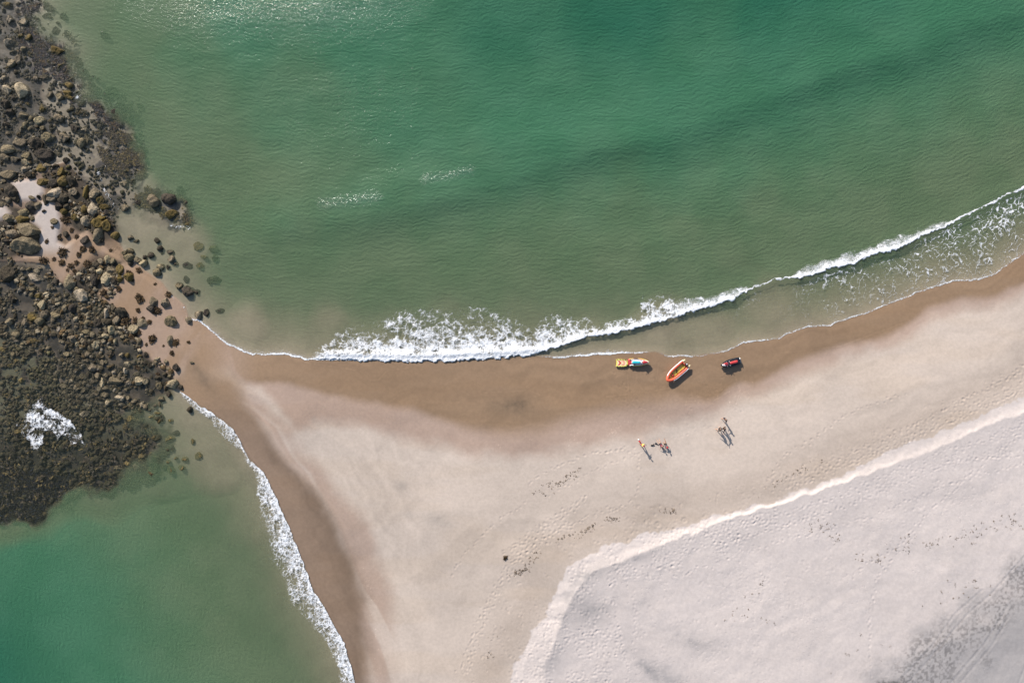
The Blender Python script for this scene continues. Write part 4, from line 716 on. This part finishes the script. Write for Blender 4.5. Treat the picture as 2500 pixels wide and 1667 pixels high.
def jet_ski(px, py, head, label, side, hoodm, seatm, rim, deckm, extra):
    o = empty('jet_ski', px, py, head); tag(o, label, 'jet ski', 'jet skis drawn up on the wet sand'); L = 3.35
    T = [0, .05, .15, .3, .45, .6, .72, .82, .9, .96, 1.0]
    def X_(t): return -L/2+L*t
    rings = []
    for t in T:
        w_ = hullw(t); rise = .30*max(0, (t-.55)/.45)**2; k = .05+rise*.9; g = .50+rise*.75
        rings.append([(X_(t), 0, k), (X_(t), w_*.55, k+.10), (X_(t), w_*.93, k+.24), (X_(t), w_, g-.03), (X_(t), w_*.9, g+.02), (X_(t), w_*.5, g+.03), (X_(t), 0, g+.04), (X_(t), -w_*.5, g+.03), (X_(t), -w_*.9, g+.02), (X_(t), -w_, g-.03), (X_(t), -w_*.93, k+.24), (X_(t), -w_*.55, k+.10)])
    bm = bmesh.new(); loft(bm, rings); newobj('hull', bm, side, o)
    for s_ in (1, -1):
        bm = bmesh.new(); pts = []
        for t in T[1:]:
            rise = .30*max(0, (t-.55)/.45)**2; pts.append((X_(t), s_*(hullw(t)+.01), .47+rise*.75))
        tube(bm, pts, .045, 8); newobj('bumper', bm, rim, o)
        bm = bmesh.new(); pts = [(X_(t), s_*hullw(t)*.68, .55) for t in (.08, .2, .35, .5, .6)]; tube(bm, pts, [.10, .12, .12, .11, .05], 8, .18); newobj('footwell_mat', bm, BLACK, o)
    bm = bmesh.new(); rings = []
    for t, w_, h in ((.16, .18, .70), (.22, .27, .80), (.36, .28, .84), (.5, .27, .86), (.6, .26, .95), (.68, .31, 1.02), (.76, .33, .98), (.86, .27, .88), (.94, .15, .84), (.985, .05, .80)):
        b = .52+.2*max(0, (t-.6)/.4)**2; rings.append([(X_(t), -w_*1.08, b), (X_(t), -w_, (b+h)/2), (X_(t), -w_*.6, h-.03), (X_(t), 0, h), (X_(t), w_*.6, h-.03), (X_(t), w_, (b+h)/2), (X_(t), w_*1.08, b)])
    loft(bm, rings, True, True); newobj('deck', bm, deckm, o)
    bm = bmesh.new(); rings = []
    for t, w_, h in ((.17, .15, .90), (.21, .21, .98), (.3, .235, .97), (.36, .20, .93), (.42, .215, .97), (.52, .19, .98), (.575, .13, .95)):
        rings.append([(X_(t), -w_, .78), (X_(t), -w_, h-.06), (X_(t), -w_*.65, h), (X_(t), w_*.65, h), (X_(t), w_, h-.06), (X_(t), w_, .78)])
    loft(bm, rings); newobj('seat', bm, seatm, o)
    bm = bmesh.new(); rings = []
    for t, w_, h in ((.66, .22, 1.06), (.72, .31, 1.06), (.8, .27, .98), (.88, .18, .92), (.94, .08, .88)):
        rings.append([(X_(t), -w_, h-.12), (X_(t), -w_*.8, h-.01), (X_(t), 0, h+.03), (X_(t), w_*.8, h-.01), (X_(t), w_, h-.12)])
    loft(bm, rings); newobj('hood', bm, hoodm, o)
    bm = bmesh.new(); tube(bm, [(X_(.60), -.36, 1.12), (X_(.625), -.2, 1.14), (X_(.64), 0, 1.12), (X_(.625), .2, 1.14), (X_(.60), .36, 1.12)], .022, 8); tube(bm, [(X_(.64), 0, 1.12), (X_(.68), 0, .98)], .05, 8); hb = newobj('handlebar', bm, BLACK, o)
    for s_ in (1, -1):
        bm = bmesh.new(); tube(bm, [(X_(.61), s_*.24, 1.135), (X_(.595), s_*.40, 1.12)], .03, 8); newobj('grip', bm, WHITE if extra == 'dark' else BLACK, hb)
        bm = bmesh.new(); rbox(bm, (X_(.72), s_*.36, 1.02), (.16, .07, .10), .03); newobj('mirror', bm, STEEL if extra == 'dark' else BLACK, o)
    bm = bmesh.new(); rbox(bm, (X_(.02), 0, .44), (.20, .72, .08), .03); tube(bm, [(X_(.0), -.3, .5), (X_(-.02), 0, .56), (X_(.0), .3, .5)], .022, 6); newobj('boarding_platform', bm, BLACK, o)
    return o, X_
# rescue jet ski with its sled
js, X_ = jet_ski(1557.5, 883.8, math.radians(0), 'white and red rescue jet ski with turquoise seat, coupled to the yellow sled', RED, RED, TURQ, YEL, WHITE, 'rescue')
bm = bmesh.new()
for y, z, r_ in ((.40, .62, .05), (-.42, .62, .055)): tube(bm, [(X_(.12), y, z), (X_(.5), y, z), (X_(.66), y*.9, z+.04)], r_, 8)
newobj('side_rail', bm, WHITE, js)
bm = bmesh.new(); rbox(bm, (X_(.36), .60, .60), (.75, .07, .10), .02); newobj('fender', bm, BLACK, js)
bm = bmesh.new(); rbox(bm, (X_(.24), -.46, .64), (.34, .20, .14), .05); rbox(bm, (X_(.12), -.50, .60), (.42, .16, .12), .05, .3); newobj('rolled_strap', bm, WC, js)
bm = bmesh.new(); rbox(bm, (X_(.28), -.36, .70), (.26, .20, .12), .05); newobj('throw_bag', bm, MAROON, js)
sl_ = empty('rescue_sled', 1516.8, 885.8, math.radians(-1)); tag(sl_, 'yellow rescue sled printed with red chevrons, behind the turquoise seated jet ski', 'rescue sled')
bm = bmesh.new(); out = [(-.93, -.56), (-.86, -.60), (-.4, -.62), (.3, -.60), (.80, -.50), (.98, -.30), (1.02, 0), (.98, .30), (.80, .50), (.3, .60), (-.4, .62), (-.86, .60), (-.93, .56), (-.86, .3), (-.84, 0), (-.86, -.3)]
loft(bm, [[(x*.96, y*.96, .16) for x, y in out], [(x, y, .22) for x, y in out], [(x, y, .32) for x, y in out], [(x*.975, y*.97, .36) for x, y in out], [(x*.84, y*.76, .36) for x, y in out], [(x*.83, y*.75, .33) for x, y in out]]); newobj('sled_board', bm, YEL, sl_, False)
def flat(name, polys, z, mat, parent, th=.012):
    bm = bmesh.new()
    for p in polys:
        a = [bm.verts.new((x, y, z)) for x, y in p]; b = [bm.verts.new((x, y, z-th)) for x, y in p]; bm.faces.new(a); bm.faces.new(b[::-1])
        for i in range(len(p)): j = (i+1) % len(p); bm.faces.new((a[i], b[i], b[j], a[j]))
    return newobj(name, bm, mat, parent, False)
def arc(cx, r0, r1, a0, a1, sy=1.0, n=10):
    A = [math.radians(a0+(a1-a0)*k/n) for k in range(n+1)]; return [(cx+r1*math.cos(a), r1*sy*math.sin(a)) for a in A]+[(cx+r0*math.cos(a), r0*sy*math.sin(a)) for a in A[::-1]]
flat('deck_pad', [[(x*.82, y*.74) for x, y in out]], .347, CREAM, sl_)
flat('chevron', [[(-.62, .36), (-.40, .40), (-.02, .0), (-.40, -.40), (-.62, -.36), (-.52, -.2), (-.36, 0), (-.52, .2)]], .357, RED, sl_)
flat('stripe', [arc(-.30, .58, .66, -52, 52, .78), arc(-.30, .74, .84, -48, 48, .72)], .357, PINK, sl_); flat('stripe', [arc(-.42, .52, .59, 18, 55, .82), arc(-.42, .52, .59, -55, -18, .82)], .357, PINK, sl_)
for x, y, a in ((-.75, .545, -.15), (-.25, .575, 0), (.18, .57, .03), (.58, .52, .2), (-.72, -.545, .1), (-.25, -.575, 0), (.18, -.57, -.03), (.58, -.52, -.2), (.80, .30, -1.0), (.80, -.30, 1.0)):
    bm = bmesh.new(); c, s_ = math.cos(a), math.sin(a); tube(bm, [(x-.12*c, y-.12*s_, .36), (x-.08*c, y-.08*s_, .40), (x+.08*c, y+.08*s_, .40), (x+.12*c, y+.12*s_, .36)], .024, 6); newobj('handle', bm, BLACK, sl_)
js2, X_ = jet_ski(1780.5, 885.5, math.radians(180+14.5), 'black jet ski with a bright red seat, rightmost craft on the wet sand', BLACKG, simple('grey_red_hood', (.30, .04, .06), .3, .5, 5), RED, BLACK, BLACKG, 'dark')
flat('hood_panel', [[(X_(.80), .20), (X_(.93), .07), (X_(.965), .0), (X_(.93), -.05), (X_(.84), -.02)]], 1.03, WHITE, js2, .10)
flat('hood_panel', [[(X_(.70), -.26), (X_(.82), -.24), (X_(.86), -.10), (X_(.78), -.05), (X_(.70), -.1)]], 1.10, RED, js2, .05)
bm = bmesh.new(); tube(bm, [(-1.6, .5, .60), (-1.66, .0, .66), (-1.6, -.5, .60)], .04, 8); newobj('rear_rail', bm, STEEL, js2)

# inflatable rescue boat
ib = empty('inflatable_boat', 1649.5, 907.5, math.atan2(-(930-885.), -(1625-1668.))+math.pi*0, None)
hd = math.atan2(-(931-893.), (1624-1668.)); ib.rotation_euler = (0, 0, hd); tag(ib, 'orange inflatable rescue boat with yellow floor and black outboard, between the jet skis', 'inflatable boat')
path = [(-2.15, .62, .48), (-1.9, .66, .48), (-1.2, .68, .48), (-.4, .68, .49), (.4, .66, .52), (1.0, .58, .58), (1.5, .42, .66), (1.85, .20, .74), (2.0, 0, .78)]
full = path+[(x, -y, z) for x, y, z in path[:-1]][::-1]; rad = [.10, .20]+[.235]*4+[.235, .225, .215, .21]; rad = rad[:len(path)]; rads = rad+rad[:-1][::-1]
def smooth_path(p, r_, k=4):
    P_ = []; R2 = []
    for i in range(len(p)-1):
        p0 = Vector(p[max(0, i-1)]); p1 = Vector(p[i]); p2 = Vector(p[i+1]); p3 = Vector(p[min(len(p)-1, i+2)])
        for j in range(k):
            t = j/k; P_.append(.5*((2*p1)+(p2-p0)*t+(2*p0-5*p1+4*p2-p3)*t*t+(3*p1-p0-3*p2+p3)*t**3)); R2.append(r_[i]*(1-t)+r_[i+1]*t)
    P_.append(Vector(p[-1])); R2.append(r_[-1]); return P_, R2
P_, R_ = smooth_path(full, rads); bm = bmesh.new(); tube(bm, P_, R_, 16); newobj('tube', bm, ORG, ib)
for s_ in (1, -1):
    bm = bmesh.new(); q = [p+Vector((0, s_*.17, .14)) for p in P_ if (p.y*s_ > .1 and -1.9 < p.x < (1.65 if s_ < 0 else 1.3))]; q.sort(key=lambda p: p.x); tube(bm, q, .075, 8, .7); newobj('rubbing_strip', bm, WHITE, ib)
    bm = bmesh.new(); q = [p+Vector((0, -s_*.16, .15)) for p in P_ if (p.y*s_ > .3 and -1.4 < p.x < .9)]; q.sort(key=lambda p: p.x); tube(bm, q, .02, 6); newobj('grab_line', bm, BLACK if s_ > 0 else WHITE, ib)
    bm = bmesh.new(); tube(bm, [(-1.85, s_*.665, .48), (-2.05, s_*.64, .48), (-2.28, s_*.61, .47), (-2.42, s_*.60, .46)], [.225, .19, .10, .03], 14); newobj('tube_cone', bm, CREAM, ib)
bm = bmesh.new(); loft(bm, [[(x, -w_, z), (x, -w_*.5, z-.10), (x, 0, z-.16), (x, w_*.5, z-.10), (x, w_, z), (x, w_*.5, z+.03), (x, 0, z+.04), (x, -w_*.5, z+.03)] for x, w_, z in ((-1.8, .52, .26), (-1, .52, .27), (0, .52, .28), (.8, .48, .32), (1.3, .36, .40), (1.7, .12, .50))]); newobj('floor', bm, YEL, ib)
bm = bmesh.new(); rbox(bm, (-1.78, 0, .50), (.08, .95, .46), .02); newobj('transom', bm, RED, ib)
bm = bmesh.new(); tube(bm, [(-1.5, .35, .62), (-.9, .40, .66), (-.3, .42, .60)], .05, 8); newobj('paddle', bm, RED, ib)
bm = bmesh.new(); tube(bm, [(-.25, -.30, .34), (-.15, -.1, .40), (.05, .05, .38), (.0, .28, .36)], .045, 8); tube(bm, [(-.15, -.1, .40), (-.32, .02, .38)], .04, 8); newobj('foot_strap', bm, BLACK, ib)
bm = bmesh.new(); rbox(bm, (.85, .04, .46), (.36, .34, .2), .08, .4); rbox(bm, (.66, -.12, .42), (.18, .22, .14), .05); fb_ = newobj('fuel_bladder', bm, RED, ib)
bm = bmesh.new(); tube(bm, [(.98, .26, .50), (.8, .1, .58), (.6, .22, .5)], .035, 6); newobj('strap', bm, BLACK, fb_)
om = bpy.data.objects.new('outboard_motor', None); col.objects.link(om); om.parent = ib; om.location = (-1.95, .05, .62)
bm = bmesh.new(); loft(bm, [[(math.cos(a)*.24*k+dx, math.sin(a)*.19*k, z) for a in [2*math.pi*i/14 for i in range(14)]] for z, k, dx in ((0, .85, 0), (.1, 1.0, 0), (.26, 1.0, -.02), (.36, .85, -.03), (.41, .45, -.03))]); newobj('cowling', bm, BLACKG, om)
bm = bmesh.new(); tube(bm, [(0, 0, .02), (-.05, 0, -.3), (-.08, 0, -.52)], [.09, .06, .05], 10); rbox(bm, (-.12, 0, -.40), (.30, .16, .02), .01); tube(bm, [(-.2, 0, -.52), (.08, 0, -.52)], .055, 10); newobj('leg', bm, BLACK, om)
bm = bmesh.new()
for k in range(3):
    a = 2*math.pi*k/3; rbox(bm, (-.22, .09*math.cos(a), -.52+.09*math.sin(a)), (.02, .10, .09), .01)
newobj('propeller', bm, STEEL, om); bm = bmesh.new(); tube(bm, [(.16, 0, .12), (.4, 0, .18), (.72, .04, .2)], [.035, .03, .028], 8); newobj('tiller', bm, BLACK, om)
bm = bmesh.new(); rbox(bm, (-.05, 0, .43), (.20, .14, .03), .01); newobj('cowling_badge', bm, WHITE, om)

# people
def skin_mesh(name, verts, edges, rads, mat, parent, sub=1):
    me = bpy.data.meshes.new(name); me.from_pydata([tuple(v) for v in verts], edges, []); o = bpy.data.objects.new(name, me); col.objects.link(o)
    md = o.modifiers.new('skin', 'SKIN'); md.use_smooth_shade = True
    for i, r_ in enumerate(rads): me.skin_vertices[0].data[i].radius = r_ if hasattr(r_, '__len__') else (r_, r_)
    me.skin_vertices[0].data[0].use_root = True
    sb = o.modifiers.new('sub', 'SUBSURF'); sb.levels = sub; sb.render_levels = sub
    dg = bpy.context.evaluated_depsgraph_get(); m2_ = bpy.data.meshes.new_from_object(o.evaluated_get(dg)); bpy.data.objects.remove(o)
    m2_.materials.clear(); m2_.materials.append(mat)
    for p in m2_.polygons: p.use_smooth = True
    q = bpy.data.objects.new(name, m2_); col.objects.link(q); q.parent = parent; return q
def dvec(pitch, spread): 
    """pitch: 0 hangs straight down, + swings forward (+X); spread: sideways"""
    p = math.radians(pitch); s_ = math.radians(spread); return Vector((math.sin(p)*math.cos(s_), math.sin(s_), -math.cos(p)*math.cos(s_)))
def person(px, py, head, label, pose, skin, top, bottom, hair, extra=None, group=None, long_legs=False, arms_bare=True, hat=None):
    o = empty('person', px, py, head); o.scale = (1.1, 1.18, 1.1) if hat is None and pose['hip'] > .5 else (1.06, 1.06, 1.06); tag(o, label, 'person', group)
    P = pose; hipz = P.get('hip', .90); lean = math.radians(P.get('lean', 4)); up = Vector((math.sin(lean), 0, math.cos(lean)))
    pel = Vector((P.get('hx', 0), 0, hipz)); sp_ = pel+up*.20; ch = pel+up*.40; nb = pel+up*.54; nk = nb+up*.06; hl = math.radians(P.get('headlean', 0)); hu = Vector((math.sin(lean+hl), 0, math.cos(lean+hl))); hc = nk+hu*.11; ht = nk+hu*.215
    V = []; E = []; R = []
    def add(p, r_, par=None):
        V.append(Vector(p)); R.append(r_); i = len(V)-1
        if par is not None: E.append((par, i))
        return i
    i0 = add(pel, (.125, .095)); i1 = add(sp_, (.125, .09), i0); i2 = add(ch, (.155, .105), i1); i3 = add(nb, (.085, .07), i2); i4 = add(nk, .052, i3); i5 = add(hc, (.080, .098), i4); i6 = add(ht, (.055, .07), i5)
    add(hc+hu*.0+Vector((.105, 0, -.01)), .012, i5)
    J = {}
    for k, s_ in (('L', 1), ('R', -1)):
        sh = nb+Vector((0, s_*.185, -.03)); a = P['arm'+k]; el = sh+dvec(a[0], s_*a[1])*.29; wr = el+dvec(a[0]+a[2], s_*a[3] if len(a) > 3 else s_*a[1]*.4)*.25; d = (wr-el).normalized()
        s0 = add(sh, .052, i3); s1 = add(el, .040, s0); s2 = add(wr, .027, s1); pm = add(wr+d*.065, (.036, .018), s2)
        side = d.cross(Vector((0, 0, 1)) if abs(d.z) < .8 else Vector((1, 0, 0))).normalized(); nr = side.cross(d)
        for q, (off, ln) in enumerate(((-.030, .062), (-.011, .074), (.009, .070), (.028, .055))):
            f1 = add(wr+d*(.085+ln*.45)+side*off*1.1+nr*.006, .0095, pm); add(wr+d*(.085+ln)+side*off*1.15+nr*.022, .008, f1)
        t1 = add(wr+d*.045+side*(-.048), .011, s2); add(wr+d*.085+side*(-.066)+nr*.01, .009, t1)
        J['sh'+k] = sh; J['el'+k] = el; J['wr'+k] = wr
        hp = pel+Vector((0, s_*.09, -.04)); l = P['leg'+k]; kn = hp+dvec(l[0], s_*l[2])*.42; an = kn+dvec(l[0]-l[1], s_*l[2])*.41
        h0 = add(hp, .092, i0); h1 = add(kn, .058, h0); hm = add(kn*.6+an*.4, .056, h1); h2 = add(an, .036, hm); fwd = Vector((1, 0, -.15)) if len(l) < 4 else dvec(l[3], 0); add(an+fwd*.07+Vector((0, 0, -.03)), .036, h2); add(an+fwd*.17+Vector((0, 0, -.045)), .026, len(V)-1)
        J['hp'+k] = hp; J['kn'+k] = kn; J['an'+k] = an
    skin_mesh('body', V, E, R, skin, o)
    # clothes
    V = [pel-up*.05, sp_, ch, nb+up*(-.01)]; E = [(0, 1), (1, 2), (2, 3)]; R = [(.155, .125), (.155, .122), (.205, .155), (.12, .105)]
    for k in 'LR':
        V += [J['sh'+k]*.97+nb*.03, J['sh'+k]*.45+J['el'+k]*.55]; R += [.085, .074]; n = len(V); E += [(3, n-2), (n-2, n-1)]
        if not arms_bare: V += [J['el'+k], J['wr'+k]*.9+J['el'+k]*.1]; R += [.056, .042]; E += [(n-1, n), (n, n+1)]
    skin_mesh('shirt', V, E, R, top, o)
    V = [pel+up*.15, pel]; E = [(0, 1)]; R = [(.142, .108), (.156, .126)]
    for k in 'LR':
        V += [J['hp'+k], J['hp'+k]*.35+J['kn'+k]*.65]; R += [.112, .090]; n = len(V); E += [(1, n-2), (n-2, n-1)]
        if long_legs: V += [J['kn'+k], J['an'+k]]; R += [.072, .052]; E += [(n-1, n), (n, n+1)]
    skin_mesh('trousers' if long_legs else 'shorts', V, E, R, bottom, o)
    bm = bmesh.new(); bmesh.ops.create_uvsphere(bm, u_segments=14, v_segments=8, radius=1); M = Matrix.Translation(hc+hu*.045+Vector((-.012, 0, 0))) @ Matrix.Diagonal((.118, .098, .098, 1)); bmesh.ops.transform(bm, matrix=M, verts=bm.verts)
    fc = [f for f in bm.faces if (f.calc_center_median()-hc).x > .045 and (f.calc_center_median()-hc).z < .07]; bmesh.ops.delete(bm, geom=fc, context='FACES'); newobj('hair', bm, hair, o)
    for s_ in (1, -1):
        bm = bmesh.new(); bmesh.ops.create_uvsphere(bm, u_segments=6, v_segments=5, radius=.011, matrix=Matrix.Translation(hc+Vector((.092, s_*.032, .015)))); newobj('eye', bm, BLACK, o)
    if hat:
        bm = bmesh.new(); bmesh.ops.create_uvsphere(bm, u_segments=14, v_segments=8, radius=1, matrix=Matrix.Translation(hc+hu*.06) @ Matrix.Diagonal((.128, .108, .085, 1)))
        bmesh.ops.create_cone(bm, cap_ends=True, segments=14, radius1=.10, radius2=.09, depth=.015, matrix=Matrix.Translation(hc+Vector((.11, 0, .06)))); newobj('cap', bm, hat, o)
    return o
WALK = dict(hip=.87, lean=4, armL=(18, 12, 25), armR=(-20, 12, 20), legL=(24, 14, 2), legR=(-16, 12, 2))
WALK2 = dict(hip=.88, lean=2, armL=(25, 30, 70), armR=(30, 35, 95), legL=(-14, 10, 2), legR=(18, 8, 2))
STAND = dict(hip=.89, lean=10, armL=(25, 18, 40), armR=(30, 20, 50), legL=(20, 18, 5), legR=(-12, 6, 5), headlean=15)
SIT = dict(hip=.14, lean=-28, headlean=12, armL=(-42, 26, 0, 26), armR=(-42, 26, 0, 26), legL=(84, 6, 8, 120), legR=(82, 4, 8, 120))
GP = 'people walking together on the dry sand'
person(1749, 1044, math.radians(176), 'person in black top and grey shorts, leftmost of the three walkers', WALK, SKIN, BLACKC, CHAR, HAIR, group=GP, arms_bare=False)
person(1760, 1042.5, math.radians(170), 'person all in black with one arm raised, middle of the walkers', dict(WALK, armL=(40, 80, 100, 60)), SKIN, BLACKC, BLACKC, HAIR, group=GP, long_legs=True, arms_bare=False)
person(1763, 1021.5, math.radians(200), 'person in navy top and bare feet walking ahead, uppermost of three', WALK2, SKIN, NAVY, NAVY, HAIR, group=GP, arms_bare=False)
lg = person(1563, 1081, math.radians(-40), 'lifeguard in yellow shirt, red shorts and red cap standing at left', STAND, SKINB, YC, RC, HAIR, hat=RC)
hd2 = math.radians(117)
person(1610, 1083, hd2, 'seated person in maroon shirt leaning back on both hands, legs stretched', SIT, SKIN, MAROON, NAVY, HAIR, group='people sitting on the dry sand')
person(1622, 1083.5, math.radians(108), 'seated person in dark grey with red cap leaning back on the sand', dict(SIT, lean=-34, legL=(76, 20, 14, 110), legR=(84, 4, 4, 110)), SKINB, CHAR, BLACKC, HAIR, group='people sitting on the dry sand', hat=RC)
bt = empty('rescue_tube', 1559.5, 1076, .6); tag(bt, 'red and white rescue tube standing at the feet of the lifeguard', 'rescue tube')
bm = bmesh.new(); tube(bm, [(0, -.28, .12), (0, -.2, .14), (0, .2, .14), (0, .28, .12)], [.06, .11, .11, .06], 10, .8); newobj('foam_tube', bm, RED, bt)
bm = bmesh.new(); tube(bm, [(.02, .26, .2), (.05, .38, .16), (-.06, .48, .1)], [.09, .11, .06], 8, .7); newobj('strap', bm, WC, bt)
fb = empty('folded_gear', 1592, 1085.5, .5); tag(fb, 'small dark forked bundle lying between the lifeguard and the seated pair', 'gear')
bm = bmesh.new(); tube(bm, [(-.30, .18, .05), (-.1, .08, .08), (.05, 0, .08), (.22, -.16, .05)], [.10, .13, .08, .04], 8, .5); tube(bm, [(.02, .02, .07), (.2, .14, .06), (.26, .2, .04)], [.07, .06, .03], 8, .5); newobj('bundle', bm, BLACKC, fb)
bm = bmesh.new(); tube(bm, [(-.02, -.07, .1), (.05, .09, .1)], .03, 6); newobj('buckle', bm, STEEL, fb)
fn_ = empty('swim_fin', 1601.5, 1082, -.45); tag(fn_, 'black swim fin lying beside the person in the maroon shirt', 'swim fin')
bm = bmesh.new(); loft(bm, [[(x, -w_, .02), (x, w_, .02), (x, w_, .02+h), (x, -w_, .02+h)] for x, w_, h in ((-.34, .16, .02), (-.1, .13, .03), (.06, .07, .06), (.2, .06, .09), (.28, .05, .05))]); newobj('blade', bm, BLACK, fn_); bm = bmesh.new(); tube(bm, [(.1, -.06, .08), (.22, 0, .12), (.1, .06, .08)], .015, 6); newobj('strap', bm, BLACK, fn_)
